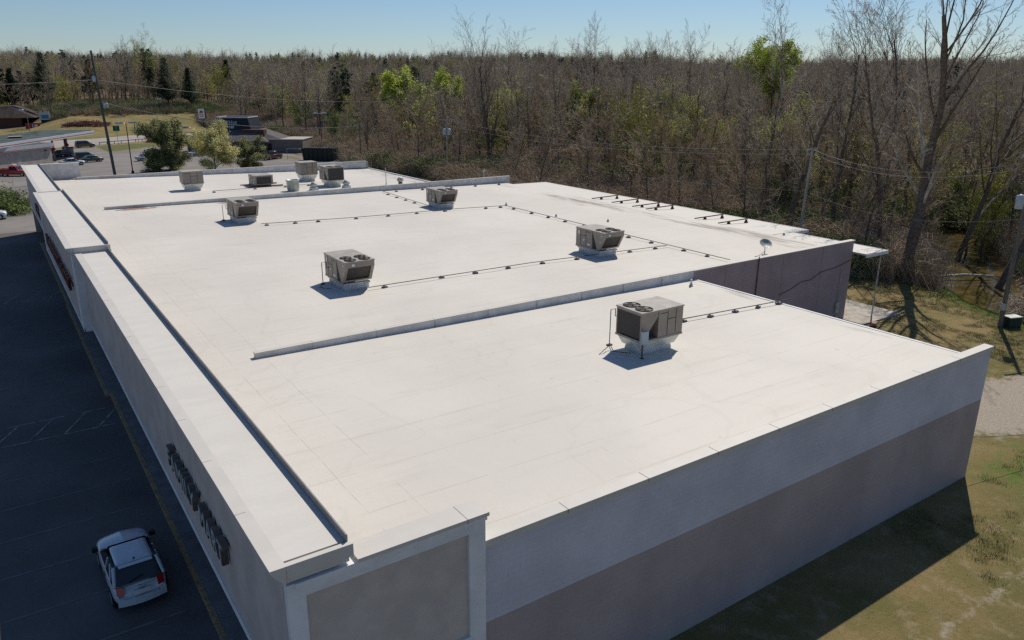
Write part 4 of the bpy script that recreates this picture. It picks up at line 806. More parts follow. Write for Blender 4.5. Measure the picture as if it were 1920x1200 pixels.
for (x, y) in sh: place(rw.choice((ths[0], ths[1], ths[1], ths[2])), x, y, rw.uniform(.65, 1.25), rnd=rw)
for (x, y, s_, lb) in ((72.5, 103, 1.5, 'dark rounded brown thicket left of the transformer pole'), (74.5, 92, 1.45, 'rounded brown thicket right of the transformer pole'), (79, 84, 1.6, 'broad rounded brown thicket near the far end of the rear canopy')):
    place(ths[0], x, y, s_, rnd=rw, label=lb, group='rounded thickets by the transformer pole')
thicket('thicket', 'pale brown twiggy bush beside the creek at the right edge of the picture', (62.2, 9.6, 0), 2.9, 2.0, 407, 'twig_grey', n=420)
thicket('evergreen_shrub', 'large glossy dark green shrub on the left kerb island with a white vehicle before it', (-2.6, 107.6, 0), 3.3, 4.2, 409, 'bark', 'leaf_green', n=420, per=6, size=.12)
thicket('red_hedge', 'long low dark red hedge on the grass beyond the filling station', (26.5, 277, float(terrain(26.5, 277))), 3, 1.8, 411, 'bark', 'hedge_red', n=200, per=5, size=.13).scale = (2.6, .8, 1)
for k, (x, y) in enumerate(((36.5, 224), (39.5, 221.5))): thicket('dark_shrub', ('left' if k == 0 else 'right')+' one of two dark clipped shrubs on the grass island by the road', (x, y, 0), 1.6, 1.5, 420+k, 'bark', 'hedge_red', n=80, per=4, size=.1)
thicket('green_shrub', 'small bright green shrub on the slope behind the red hedge', (24, 330, float(terrain(24, 330))), 2.5, 4, 430, leaf='leaf_olive', n=150, size=.14)
# ------------------------------------------------------------------ the far woodland: one mass nobody could count (geometry nodes)
srccol = bpy.data.collections.new('woodland_kinds')
def far_kind(seed, H, twig, leaf=None, con=False):
    mb = MB(); r = random.Random(seed)
    if con:
        mb.tube([(0, 0, -1), (0, 0, H)], [.2, .04], 4, False)
        for k in range(26):
            f = .3+.7*k/26; L = H*.2*(1-f)+.5; a = k*2.4; clump(mb, [Vector((math.cos(a)*L*q, math.sin(a)*L*q, f*H)) for q in (.3, .7, 1)], r, 3, .3, .5)
        ms = [M['needle']]; mi = None
    else:
        T = Tree(seed); T.grow(Vector((0, 0, -1)), Vector((0, 0, 1)), H*.76, .2, 0, C_(levels=3, tw=2, seg=[5, 3, 2, 1], n=[1, 17, 7, 5], rmin=.028, r0=.13, first=.28, ang=[0, .75, .7, .75])); mb.add(T.wood.v, T.wood.f); nw = len(mb.f); mb.add(T.twig.v, T.twig.f); nt_ = len(mb.f)
        ms = [M['bark'], M[twig]]
        if leaf: clump(mb, T.tips, r, 1, .4, .2); ms.append(M[leaf])
        mi = [0]*nw+[1]*(nt_-nw)+[2]*(len(mb.f)-nt_)
    o = MB.build(mb, 'woodland_kind', ms); col.objects.unlink(o); srccol.objects.link(o)
    if mi: o.data.polygons.foreach_set('material_index', np.array(mi, dtype=np.int32))
for a in ((501, 17, 'twig'), (502, 20, 'twig_grey'), (503, 15, 'twig_olive'), (504, 18, 'twig'), (505, 21, 'twig_grey'), (506, 16, 'twig', 'leaf_olive'), (507, 17, 'twig', None, True)): far_kind(*a)
rw2 = np.random.RandomState(5); V = []; rot = []; scl = []; idx_ = []
def ring(d0, d1, n, sc0, sc1):
    d = np.sqrt(rw2.uniform(d0**2, d1**2, n)); az = yaw+rw2.uniform(-.62, .62, n); X = camx+d*np.sin(az); Y = camy+d*np.cos(az)
    for x, y, dd in zip(X, Y, d):
        e = fe(y)
        if (x < e+16 and y-.18*x < 318): continue
        if x-e < 70 and dd < 330 and y < 300: 
            if rw2.rand() < .30: continue
        cn = vnoise(x, y, 55, 9); k = 6 if cn > .74 and rw2.rand() < .4 else rw2.randint(0, 5) if rw2.rand() < (.45 if vnoise(x, y, 26, 21) > .72 else .97) else 5
        V.append((x, y, float(terrain(x, y)))); rot.append(rw2.uniform(0, 6.28)); scl.append(rw2.uniform(sc0, sc1)*(.52+.9*vnoise(x, y, 30, 12))); idx_.append(int(k))
ring(95, 330, 1700, .72, 1.0); ring(330, 620, 3600, .85, 1.1); ring(620, 1100, 5200, .85, 1.15); ring(1100, 1700, 4500, 1.0, 1.3)
def geo_scatter(name, V, rot, scl, idx_, coll, kindlabel=None):
    me = bpy.data.meshes.new(name); me.from_pydata(V, [], []); attr_(me, 'rot', rot); attr_(me, 'scl', scl)
    me.attributes.new('idx', 'INT', 'POINT').data.foreach_set('value', np.array(idx_, dtype=np.int32))
    o = bpy.data.objects.new(name, me); col.objects.link(o); tag(o, kind='stuff')
    ng = bpy.data.node_groups.new(name+'_nodes', 'GeometryNodeTree'); ng.interface.new_socket('Geometry', in_out='INPUT', socket_type='NodeSocketGeometry'); ng.interface.new_socket('Geometry', in_out='OUTPUT', socket_type='NodeSocketGeometry')
    nn = ng.nodes; i_ = nn.new('NodeGroupInput'); o_ = nn.new('NodeGroupOutput'); ip = nn.new('GeometryNodeInstanceOnPoints'); ci = nn.new('GeometryNodeCollectionInfo')
    ci.inputs[0].default_value = coll; ci.inputs['Separate Children'].default_value = True; ci.inputs['Reset Children'].default_value = True
    def na(nm, ty): a = nn.new('GeometryNodeInputNamedAttribute'); a.data_type = ty; a.inputs[0].default_value = nm; return a.outputs[0]
    cx = nn.new('ShaderNodeCombineXYZ'); L = ng.links
    L.new(na('rot', 'FLOAT'), cx.inputs[2]); L.new(i_.outputs[0], ip.inputs['Points']); L.new(ci.outputs[0], ip.inputs['Instance']); ip.inputs['Pick Instance'].default_value = True
    L.new(na('idx', 'INT'), ip.inputs['Instance Index']); L.new(cx.outputs[0], ip.inputs['Rotation']); L.new(na('scl', 'FLOAT'), ip.inputs['Scale']); L.new(ip.outputs[0], o_.inputs[0])
    md = o.modifiers.new('scatter', 'NODES'); md.node_group = ng; return o
geo_scatter('woodland', V, rot, scl, idx_, srccol)
# undergrowth on the forest floor and grass tufts
uc = bpy.data.collections.new('undergrowth_kinds')
for k, (m_, lf) in enumerate((('thicket', None), ('twig_red', None), ('thicket', 'leaf_green'))):
    r = random.Random(600+k); mb = MB(); tips = []
    for _ in range(42):
        a = r.uniform(0, 2*PI); q = r.random(); p = Vector((1.4*q*math.cos(a), 1.4*q*math.sin(a), -.1)); d = Vector((r.gauss(0, .4), r.gauss(0, .4), 1)).normalized(); e = p+d*r.uniform(1, 2.6); f_ = e+Vector((r.gauss(0, .5), r.gauss(0, .5), r.uniform(-.3, .5)))
        mb.tube([p, e, f_], [.022, .016, .008], 3, False, False); tips += [e, f_, (p+e)/2]
    nf = len(mb.f)
    if lf: clump(mb, tips, r, 4, .3, .1)
    o = mb.build('undergrowth_kind', [M[m_]]+([M[lf]] if lf else [])); col.objects.unlink(o); uc.objects.link(o)
    if lf: o.data.polygons.foreach_set('material_index', np.array([0]*nf+[1]*(len(mb.f)-nf), dtype=np.int32))
V, rot, scl, idx_ = [], [], [], []
for _ in range(24000):
    y = rw2.uniform(8, 330); x = fe(y)+rw2.uniform(-1, 1)+rw2.rand()**1.5*70
    if not in_view(x, y, .02) or float(creek_d(x, y)) < (4.6 if x < 78 else 3.6): continue
    V.append((x, y, float(terrain(x, y)))); rot.append(rw2.uniform(0, 6.28)); scl.append(rw2.uniform(.5, 1.35)); idx_.append(int(2 if vnoise(x, y, 14, 3) > .62 and rw2.rand() < .8 else rw2.randint(0, 2)))
for _ in range(6500):
    x = rw2.uniform(-5, 140); y = .18*x+286+rw2.rand()*60
    if not in_view(x, y, .02) or (x < 17 and y < 328): continue
    V.append((x, y, float(terrain(x, y)))); rot.append(rw2.uniform(0, 6.28)); scl.append(rw2.uniform(.4, 1.15)); idx_.append(int(rw2.randint(0, 3)))
geo_scatter('undergrowth', V, rot, scl, idx_, uc)
gc_ = bpy.data.collections.new('grass_kinds')
for k, gmn in enumerate(((.15, .19, .05), (.27, .235, .12))):
    r = random.Random(700+k); mb = MB(); gm_ = mat('grass_blade', gmn, .9, .3, 1)
    for _ in range(26):
        a = r.uniform(0, 6.28); p = Vector((r.gauss(0, .13), r.gauss(0, .13), -.02)); h = r.uniform(.05, .14); d = Vector((math.cos(a), math.sin(a), 0)); n_ = Vector((-d.y, d.x, 0))*.008
        mb.add([p-n_, p+n_, p+d*h*.4+Vector((0, 0, h))], [(0, 1, 2)])
    o = mb.build('grass_kind', gm_); col.objects.unlink(o); gc_.objects.link(o)
V, rot, scl, idx_ = [], [], [], []
for _ in range(30000):
    x, y = rw2.uniform(24, 66), rw2.uniform(-11, 30)
    if (x < 48.6 and y > -.4) or (x < 53.6 and y > 15.4) or not in_view(x, y, .05) or float(creek_d(x, y)) < 3.2: continue
    if vnoise(x, y, 1.1, 2)*.6+vnoise(x, y, 4, 6)*.5 < .50 and float(creek_d(x, y)) > 6: continue
    if math.hypot((x-47.5)/10, (y-(-1-(x-47)*.35))/4.5) < 1: continue
    V.append((x, y, float(terrain(x, y)))); rot.append(rw2.uniform(0, 6.28)); scl.append(rw2.uniform(.6, 1.4)); idx_.append(int(0 if float(creek_d(x, y)) < 7 or rw2.rand() < .4 else 1))
geo_scatter('grass', V, rot, scl, idx_, gc_)

# ================================================================== CARS
def car(name, label, style, color, loc, rz, group=None, near=False, m2=None):
    """forward is +Y; loft of rounded sections with a separate glasshouse"""
    P = {'hatch': dict(L=4.35, W=1.76, H=1.52, hood=.98, belt=.98, deck=1.02, a=-1.94, b=.98, c=-1.40, d=.06),
         'sedan': dict(L=4.7, W=1.80, H=1.45, hood=.92, belt=.93, deck=.98, a=-1.65, b=1.1, c=-.85, d=.25),
         'suv': dict(L=4.7, W=1.86, H=1.78, hood=1.08, belt=1.12, deck=1.12, a=-2.22, b=1.2, c=-1.9, d=.5),
         'pickup': dict(L=5.5, W=1.92, H=1.82, hood=1.12, belt=1.14, deck=1.12, a=-.55, b=1.35, c=-.4, d=.75)}[style]
    L, W, H = P['L'], P['W'], P['H']; hl, hw = L/2, W/2; t = thing(name, label, 'car' if style != 'pickup' else 'pickup truck', loc, rz, group); pm = M[color]
    ys = [-hl, -hl+.06, -hl+.22, -hl+.6, -hl*.55, -.6, 0, .6, hl*.5, hl-.75, hl-.35, hl-.1, hl]; mb = MB(); V = []
    for i, y_ in enumerate(ys):
        e = min(1, (hl-abs(y_))/.5); k = .80+.20*math.sqrt(max(0, e)); sill = .26+(.12 if abs(y_) > hl-.1 else 0); hd = P['deck'] if y_ < P['a']+.1 else P['hood']-(.0 if y_ < hl*.5 else .20*((y_-hl*.5)/(hl*.5))**1.4) if y_ > P['b']-.1 else P['belt']+.01
        if abs(y_) > hl-.08: hd -= .16 if y_ > 0 else .06
        w_ = hw*k
        cz = .05 if y_ > P['a']+.1 else -.03
        V += [(0, y_, sill), (w_*.86, y_, sill), (w_*.97, y_, sill+.14), (w_, y_, sill+.34), (w_*.985, y_, hd-.16), (w_*.93, y_, hd-.03), (w_*.72, y_, hd+min(.02, cz)), (0, y_, hd+cz)]
    def sh(x_, y_, z_):
        f = max(0, (abs(y_)-hl+.9)/.9)**1.5; g_ = -.20*f*(x_/hw)**2
        g_ -= f*(.16 if style in ('hatch', 'suv') and y_ < 0 else .06)*max(0, z_-.55)/.5
        return (x_, y_+(g_ if y_ > 0 else -g_), z_)
    V = [sh(*p) for p in V]; n = 8; V = V+[(-x_, y_, z_) for x_, y_, z_ in V]; o = len(ys)*n; F = []
    for i in range(len(ys)-1):
        for k in range(n-1):
            a = i*n+k; F.append((a, a+1, a+n+1, a+n)); F.append((o+a, o+a+n, o+a+n+1, o+a+1))
    for e, fl in ((0, 1), (len(ys)-1, 0)):
        r_ = [e*n+k for k in range(n)]+[o+e*n+k for k in range(n-2, 0, -1)]; F.append(tuple(r_) if fl else tuple(reversed(r_)))
    mb.add(V, F, True)
    body = mb.build('body', pm, t)
    # glasshouse: rounded frustum rings
    def ring(y0, y1, w_, z_, rr=.24, bow=.0):
        q = []
        for cx, cy, a0 in ((w_-rr, y1-rr, 0), (-w_+rr, y1-rr, 90), (-w_+rr, y0+rr, 180), (w_-rr, y0+rr, 270)):
            for s_ in range(5): a = math.radians(a0+s_*22.5); q.append((cx+rr*math.cos(a), cy+rr*math.sin(a), z_))
        return q
    a, b, c, d = P['a'], P['b'], P['c'], P['d']; zb = P['belt']-.03; wt = hw*.76; wb = hw*.93
    rings = [ring(a, b, wb, zb), ring(a*.96+c*.04, b*.9+d*.1, wb*.985, zb+.06), ring(c-.04, d+.06, wt+.03, H-.075, .2)]
    mb = MB(); V = [p for r_ in rings for p in r_]; mb.add(V, [(i*20+k, i*20+(k+1) % 20, (i+1)*20+(k+1) % 20, (i+1)*20+k) for i in range(2) for k in range(20)], False); mb.build('window_glass', M['glass'], t)
    mb = MB(); wq = .12 if near else 0; r0, r1, r2 = ring(c-.05+wq, d+.07-wq, wt+.035-wq, H-.075, .2-wq), ring(c+wq, d-wq, wt-.02-wq, H-.02, .2-wq), ring(c+.25, d-.22, wt-.25, H, .18)
    mb.add(r0+r1+r2, [(i*20+k, i*20+(k+1) % 20, (i+1)*20+(k+1) % 20, (i+1)*20+k) for i in range(2) for k in range(20)]+[tuple(range(40, 60))], True); roof = mb.build('roof', pm, t)
    if near: mb = MB(); mb.lathe([(.035, 0), (.03, .04), (.01, .05)], (0, c+.12, H), 10); mb.build('antenna', M['black'], roof)
    mb = MB()                                              # pillars
    for s_ in (-1, 1):
        mb.tube([(s_*(wb-.07), b-.09, zb+.02), (s_*(wt-.02), d-.04, H-.06)], .035, 4); mb.tube([(s_*(wb-.05), a+.10, zb+.02), (s_*(wt-.0), c+.03, H-.08)], .07 if style != 'sedan' else .05, 4)
        mb.tube([(s_*(wb+.005), (a+b)/2+.05, zb+.02), (s_*(wt+.045), (c+d)/2+.05, H-.06)], .03, 4)
        if style in ('hatch', 'suv'): mb.tube([(s_*(wb+.0), a+.62, zb+.04), (s_*(wt+.045), c+.36, H-.06)], .03, 4)
    each(mb, 'pillar', pm, t)
    for s_ in (-1, 1):
        for yw in (-hl+.82, hl-.88):
            wl = MB().tube([(s_*(hw-.24), yw, .33), (s_*(hw-.01), yw, .33)], .33, 18).build('wheel', M['tyre'], t); MB().tube([(s_*(hw-.02), yw, .33), (s_*(hw+.006), yw, .33)], .2, 14).build('rim', M['rim'], wl)
            mb = MB(); mb.add([(s_*(hw*.985+.012), yw+.41*math.cos(q*PI/8), .33+.41*math.sin(q*PI/8)) for q in range(9)], [tuple(range(9))]); mb.build('wheel_arch', M['black'], t)
        MB().box(*sorted((s_*(hw-.02), s_*(hw+.17))), b-.22, b-.05, zb+.02, zb+.17).build('wing_mirror', M['black'] if near else pm, t)
        xa, xb_ = sorted((s_*hw*.60, s_*hw*.84)); zt_ = P['deck']-.1
        if style in ('hatch', 'suv'):
            i_, o_ = s_*hw*.60, s_*hw*.835; q = [(i_, -hl+.06), (o_, -hl+.15), (s_*hw*.87, -hl+.34), (i_, -hl+.3)]; q = q if s_ > 0 else q[::-1]
            q = MB().hexa([(a_, b_+.015, .72) for a_, b_ in q], [(a_*(.985), b_+.115, zt_+.06) for a_, b_ in q])
        else: q = MB().box(xa, xb_, -hl-.012, -hl+.1, .70, .88)
        q.build('tail_light', M['tail'], t)
        MB().hexa(*[[(p_, q_, z_) for p_, q_ in ([(s_*hw*.5, hl-.3), (s_*hw*.5, hl-.075), (s_*hw*.80, hl-.19), (s_*hw*.80, hl-.36)][::(-1 if s_ > 0 else 1)])] for z_ in (.60, .74)]).build('headlight', M['head'], t)
    mb = MB()
    for q in range(6):
        xa, xb_ = -hw*.86+q*hw*.2867, -hw*.86+(q+1)*hw*.2867; f1_, f2_ = .17*(xa/hw)**2, .17*(xb_/hw)**2
        mb.hexa([(xa, -hl-.05+f1_, .34), (xb_, -hl-.05+f2_, .34), (xb_, -hl+.2, .34), (xa, -hl+.2, .34)], [(xa, -hl-.06+f1_, .60), (xb_, -hl-.06+f2_, .60), (xb_, -hl+.2, .64), (xa, -hl+.2, .64)])
    mb.build('rear_bumper', pm if style != 'pickup' else M['galv'], t)
    MB().box(-hw*.6, hw*.6, hl-.12, hl+.015, .36, .56).build('grille', M['black'], t)
    MB().box(-.26, .26, -hl-.012, -hl+.06, .68, .80).build('number_plate', M['label'], t)
    mb = MB()
    for s_ in (-1, 1):
        for yy in ((a+b)/2+.02, b-.15): mb.box(*sorted((s_*(hw*.99), s_*(hw*1.003))), yy, yy+.012, .45, .9)
        for yy in ((a+b)/2-.15,): mb.box(*sorted((s_*(hw*.99), s_*(hw*1.012))), yy, yy+.14, .80, .83)
    each(mb, 'door_seam', M['black'], t)
    if style == 'pickup':
        mb = MB(); mb.box(-hw*.80, hw*.80, -hl+.12, -.62, P['deck']+.03, P['deck']+.055); mb.build('load_bed', M['black'], t)
        for s_ in (-1, 1): mb = MB().box(*sorted((s_*hw*.80, s_*hw*.95)), -hl+.04, -.55, P['deck']-.02, P['deck']+.13); mb.build('bed_side', pm, t)
        MB().box(-hw*.9, hw*.9, -hl-.0, -hl+.1, .6, P['deck']+.12).build('tailgate', pm, t)
    if near:
        for q_ in (body, roof):
            md = q_.modifiers.new('round', 'SUBSURF'); md.levels = 2; md.render_levels = 2
        mb = MB(); mb.box(-hw*.60, hw*.60, c-.14, c+.02, H-.09, H-.055); mb.build('rear_spoiler', pm, t)
        mb = MB(); mb.box(-hw*.62, hw*.62, -hl-.002, -hl+.012, .60, .615); mb.box(-.1, .1, -hl-.006, -hl+.01, .86, .9); mb.build('tailgate_seam', M['seam'], t)
        MB().tube([(-.3, a+.02, zb+.14), (.16, a+.12, zb+.2)], .012, 4).build('rear_wiper', M['black'], t)
    return t
for k, c in dict(car_white=(.56, .63, .69), car_silver=(.42, .45, .48), car_red=(.42, .02, .03), car_navy=(.02, .03, .06), car_green=(.03, .055, .05), car_brown=(.13, .09, .06), car_maroon=(.09, .02, .02), car_black=(.02, .02, .024)).items(): M[k] = paint(k, c)
car('parked_car', 'white hatchback parked alone in the shade beside the near walkway kerb', 'hatch', 'car_white', (-1.46, 13.2, .01), math.radians(1.5), near=True)
car('parked_car', 'red pickup truck parked beyond the far left corner of the building', 'pickup', 'car_red', (1.0, 154.0, .02), math.radians(-125))
car('parked_car', 'dark green sedan parked on the open lot, the nearer of two side by side', 'sedan', 'car_green', (15.8, 173.8, .02), math.radians(-72))
car('parked_car', 'dark green wagon parked on the open lot, the farther of two side by side', 'suv', 'car_green', (15.3, 178.5, .02), math.radians(-78))
car('parked_car', 'brown sport utility vehicle alone on the lot near the road', 'suv', 'car_brown', (19.0, 214.5, .02), math.radians(-80))
car('parked_car', 'dark blue hatchback between the filling station canopy posts', 'hatch', 'car_navy', (12.2, 190.5, .02), math.radians(-50))
car('parked_car', 'white sedan half hidden behind the end of the building front', 'sedan', 'car_white', (11.7, 168.6, .02), math.radians(-85))
car('parked_car', 'silver sedan partly hidden behind the large dark cedar', 'sedan', 'car_silver', (26.3, 171, .02), math.radians(-75))
car('parked_car', 'silver sedan driving on the road left of the restaurant pole sign', 'sedan', 'car_silver', (55.6, 272.5, .05), math.radians(105))
car('parked_car', 'white hatchback parked in front of the restaurant wall', 'hatch', 'car_white', (47.6, 167.2, .02), math.radians(-60))
car('parked_car', 'maroon pickup truck parked in front of the restaurant beside the black container', 'pickup', 'car_maroon', (50.3, 159.6, .02), math.radians(-55))
car('parked_car', 'white off-road vehicle cut by the left edge of the picture before the green shrub', 'suv', 'car_white', (-4.3, 102.6, .02), math.radians(-92))
car('parked_car', 'dark sport utility vehicle under the filling station canopy at left', 'suv', 'car_green', (4.0, 184, .02), math.radians(-80))
car('parked_car', 'black sedan under the filling station canopy', 'sedan', 'car_black', (9.2, 196, .02), math.radians(-80))
car('parked_car', 'pale sedan seen through the branches left of the restaurant', 'sedan', 'car_white', (38.2, 176, .02), math.radians(-70))

# ================================================================== FILLING STATION
M['canopy_white'] = mat('canopy_fascia', (.46, .48, .52), .5, .06); M['canopy_top'] = mat('canopy_roof_metal', (.075, .095, .095), .85, .35, .5, spec=.1); M['stripe_red'] = mat('red_stripe', (.30, .02, .03), .5); M['beige'] = mat('beige_wall', (.40, .37, .33), .85, .1, 1.2, .2, 20)
t = thing('fuel_canopy', 'wide filling station canopy with a pale fascia and a thin red stripe', 'canopy', (0, 0, 0))
ax = Vector((19.3-(-.8), 192.5-150.5, 0)); A0 = Vector((-14, 122.5+13, 0)); A1 = Vector((19.3, 193.3, 0)); u = (A1-A0).normalized(); nrm = Vector((-u.y, u.x, 0)); 
def obox(mb, a, b, w0, w1, z0, z1_):
    q = [a+nrm*w0, b+nrm*w0, b+nrm*w1, a+nrm*w1]; q = q if (q[1]-q[0]).cross(q[3]-q[0]).z > 0 else q[::-1]
    mb.hexa([(p.x, p.y, z0) for p in q], [(p.x, p.y, z1_) for p in q]); return mb
A0 = A1-u*62
obox(MB(), A0, A1, 0, 11.5, 4.62, 5.45).build('fascia', M['canopy_white'], t)
obox(MB(), A0+u*.3, A1-u*.3, .3, 11.2, 5.452, 5.56).build('roof', M['canopy_top'], t)
mb = MB(); obox(mb, A0, A1+u*.012, -.012, .0, 4.85, 4.98); obox(mb, A1, A1+u*.012, 0, 11.5, 4.85, 4.98); mb.build('stripe', M['stripe_red'], t)
for q in (3, 14, 25, 36, 47):
    p = A1-u*q+nrm*5.7; c_ = MB().box(p.x-.17, p.x+.17, p.y-.17, p.y+.17, 0, 4.62).build('post', M['stripe_red'], t)
    if q < 40: MB().box(p.x-.4, p.x+.4, p.y-1.1, p.y+1.1, .15, 1.9).box(p.x-.45, p.x+.45, p.y-1.2, p.y+1.2, 1.9, 2.05).build('fuel_pump', M['canopy_white'], c_)
for q in ((9.4, 179), (12.95, 190.3)):
    c_ = MB().box(q[0]-.2, q[0]+.2, q[1]-.2, q[1]+.2, 0, 4.65).build('post', M['wood'], t)
    MB().lathe([(.32, -.28), (.45, -.1), (.45, .1), (.32, .28)], (q[0], q[1], 2.6), 14).build('banner', M['stripe_red'], c_)
t = thing('fuel_station_shop', 'beige filling station shop with a grey mansard fascia and a red stripe', 'building', (0, 0, 0))
B1 = Vector((8.4, 169.8, 0)); u0 = u; u = Vector((9.3, 12.0, 0)).normalized(); u = (B1-Vector((-.9, 160.3, 0))).normalized(); nrm = Vector((-u.y, u.x, 0)); B0 = B1-u*30
obox(MB(), B0, B1, 0, 12, -.2, 3.7).build('wall', M['beige'], t); 
mb = MB(); obox(mb, B0, B1+u*.5, -.5, 12.5, 3.7, 4.55); mb.build('fascia', M['canopy_white'], t); mb = MB(); obox(mb, B0, B1+u*.3, -.3, 12.3, 4.552, 4.6); mb.build('roof', M['canopy_top'], t)
mb = MB(); obox(mb, B0, B1+u*.51, -.51, -.5, 3.78, 3.88); mb.build('stripe', M['stripe_red'], t)
mb = MB(); obox(mb, B1-u*9.2, B1-u*8.2, -.04, 0, 0, 2.2); mb.build('door', M['ventgrey'], t)
mb = MB(); obox(mb, B1-u*10.6, B1-u*9.8, -.35, 0, .5, 1.3); mb.build('wall_box', M['label'], t); mb = MB(); obox(mb, B1-u*1.9, B1-u*1.5, -.25, 0, 3.1, 3.3); mb.build('wall_lamp', M['black'], t)
t = thing('roof_equipment', 'grey-green cooling unit on the filling station shop roof', 'roof unit', (2.7, 172.5, 4.6)); MB().box(-1.1, 1.1, -.8, .8, 0, 1.25).build('casing', M['canopy_top'], t); MB().box(-1.15, 1.15, -.85, .85, 1.25, 1.32).build('lid', M['beige'], t)
MB().box(-1.0, 1.0, -.81, -.8, .1, 1.1).build('grille', M['coil'], t)
t = thing('trash_enclosure', 'small brick enclosure with a red-brown top beside the filling station', 'enclosure', (13.3, 193.8, 0)); MB().box(-1.1, 1.1, -.6, .6, 0, 1.7).build('wall', M['beige'], t); MB().box(-1.2, 1.2, -.7, .7, 1.7, 1.85).build('cap', M['rust'], t)

# ================================================================== RESTAURANT
M['shingle'] = mat('grey_shingle', (.105, .10, .10), .9, .25, 2.5, .4, 18); M['darkroof'] = mat('black_mansard', (.014, .02, .026), .5, .2); M['brownwall'] = mat('brown_block', (.185, .165, .155), .9, .12, 1.4, .3, 12)
t = thing('restaurant', 'brown hut-roofed restaurant with a black sloped crown and white lettering', 'building', (50.6, 186.6, 0), math.radians(-36))
MB().box(-10, 9, -7.5, 7.5, -.2, 2.9).build('wall', M['brownwall'], t)
mb = MB(); e = [(-11.5, -9), (10, -9), (10, 9), (-11.5, 9)]; m_ = [(-6.2, -4.6), (5.2, -4.6), (5.2, 4.6), (-6.2, 4.6)]
mb.add([(*p, 2.6) for p in e]+[(*p, 2.85) for p in e]+[(*p, 5.2) for p in m_], [(0, 1, 5, 4), (1, 2, 6, 5), (2, 3, 7, 6), (3, 0, 4, 7), (4, 5, 9, 8), (5, 6, 10, 9), (6, 7, 11, 10), (7, 4, 8, 11), (3, 2, 1, 0)]); rf = mb.build('roof', M['shingle'], t)
k_ = [(-3.9, -3.4), (3.9, -3.4), (3.9, 3.4), (-3.9, 3.4)]; m2 = [(-4.9, -4.3), (4.9, -4.3), (4.9, 4.3), (-4.9, 4.3)]
cr = MB().hexa([(*p, 5.0) for p in m2], [(*p, 8.0) for p in k_]).build('crown', M['darkroof'], t)
mb = MB(); mb.box(-4.05, 4.05, -3.55, -3.3, 8.0, 8.25); mb.box(-4.05, 4.05, 3.3, 3.55, 8.0, 8.25); mb.box(-4.05, -3.8, -3.3, 3.3, 8.0, 8.25); mb.box(3.8, 4.05, -3.3, 3.3, 8.0, 8.25); mb.build('crown_rim', M['coping'], cr)
sl_ = math.atan2(3.0, .9); mx = Matrix.Rotation(sl_, 3, 'X')
text('Pizza', 1.25, .03, M['letterface'], cr, (-3.7, -3.77, 6.85), mx, .03); text('Hut', 1.25, .03, M['letterface'], cr, (-.75, -3.84, 6.6), mx, .03)
mb = MB().add([(-.4, -4.19, 5.55), (.5, -4.19, 5.55), (.8, -4.0, 6.2), (-.7, -4.0, 6.2)], [(0, 1, 2, 3)]); mb.build('emblem', M['letterface'], cr)
MB().box(9, 18.0, -6.5, 2.5, -.2, 3.1).build('annex_wall', M['brownwall'], t); MB().box(8.9, 18.1, -6.6, 2.6, 3.1, 3.25).build('annex_coping', M['beige'], t)
MB().hexa([(9.0, -6.2, 3.25), (12.5, -6.2, 3.25), (12.5, 2.4, 3.25), (9.0, 2.4, 3.25)], [(6, -3.6, 4.7), (7.5, -3.6, 4.7), (7.5, 1.6, 4.7), (6, 1.6, 4.7)]).build('roof', M['shingle'], t)
MB().box(2.6, 8.4, -5.6, -3.4, 4.0, 5.4).build('roof_screen', M['rust'], t)
MB().box(6.2, 7.5, -7.56, -7.5, 0, 2.3).build('door', M['black'], t); MB().box(9.4, 10.4, -6.54, -6.5, 0, 2.2).build('door', M['black'], t)
for xx in (-8.5, -5.2, -1.9, 1.4): MB().box(xx, xx+2.4, -7.55, -7.5, .7, 2.4).build('window', M['glass'], t)
t = thing('waste_container', 'long black waste container standing beside the restaurant annex', 'dumpster', (58.4, 151.6, 0), math.radians(-38)); MB().hexa([(-3.4, -1.4, .15), (3.4, -1.4, .15), (3.4, 1.4, .15), (-3.4, 1.4, .15)], [(-3.7, -1.5, 2.7), (3.7, -1.5, 2.7), (3.7, 1.5, 2.7), (-3.7, 1.5, 2.7)]).build('bin', M['darkgreen'], t)
mb = MB()
for q in range(7): mb.box(-3.3+q*1.05, -3.2+q*1.05, -1.56, -1.47, .2, 2.6)
mb.box(-3.75, 3.75, -1.58, -1.48, 2.6, 2.72); each(mb, 'rib', M['black'], t); MB().box(-3.2, -.2, -1.3, 1.3, 2.7, 2.8).box(0, 3.2, -1.3, 1.3, 2.7, 2.78).build('lid', M['black'], t)
t = thing('fence_gate', 'dark wire fence panel between the restaurant annex and the container', 'gate', (54.2, 155.6, 0), math.radians(-38)); mb = MB()
for q in range(10): mb.tube([(-1.8+q*.4, 0, 0), (-1.8+q*.4, 0, 2.2)], .012, 4)
mb.build('mesh', M['black'], t); MB().tube([(-1.9, 0, 0), (-1.9, 0, 2.4), (1.9, 0, 2.4), (1.9, 0, 0)], .05, 6).build('frame', M['galv'], t)
t = thing('office_building', 'low dark brown building with a sloped roof at the far left', 'building', (-8, 304, float(terrain(-8, 304))-.2), math.radians(-12)); MB().box(-24, 18, 0, 22, -2, 4.4).build('wall', M['brick'], t)
MB().hexa([(-25.5, -1.5, 3.6), (22.5, -1.5, 3.6), (22.5, 23, 3.6), (-25.5, 23, 3.6)], [(-23, 3, 7.2), (15, 3, 7.2), (15, 19, 7.2), (-23, 19, 7.2)]).build('roof', mat('dark_brown_roof', (.06, .045, .04), .9, .2, 1), t)
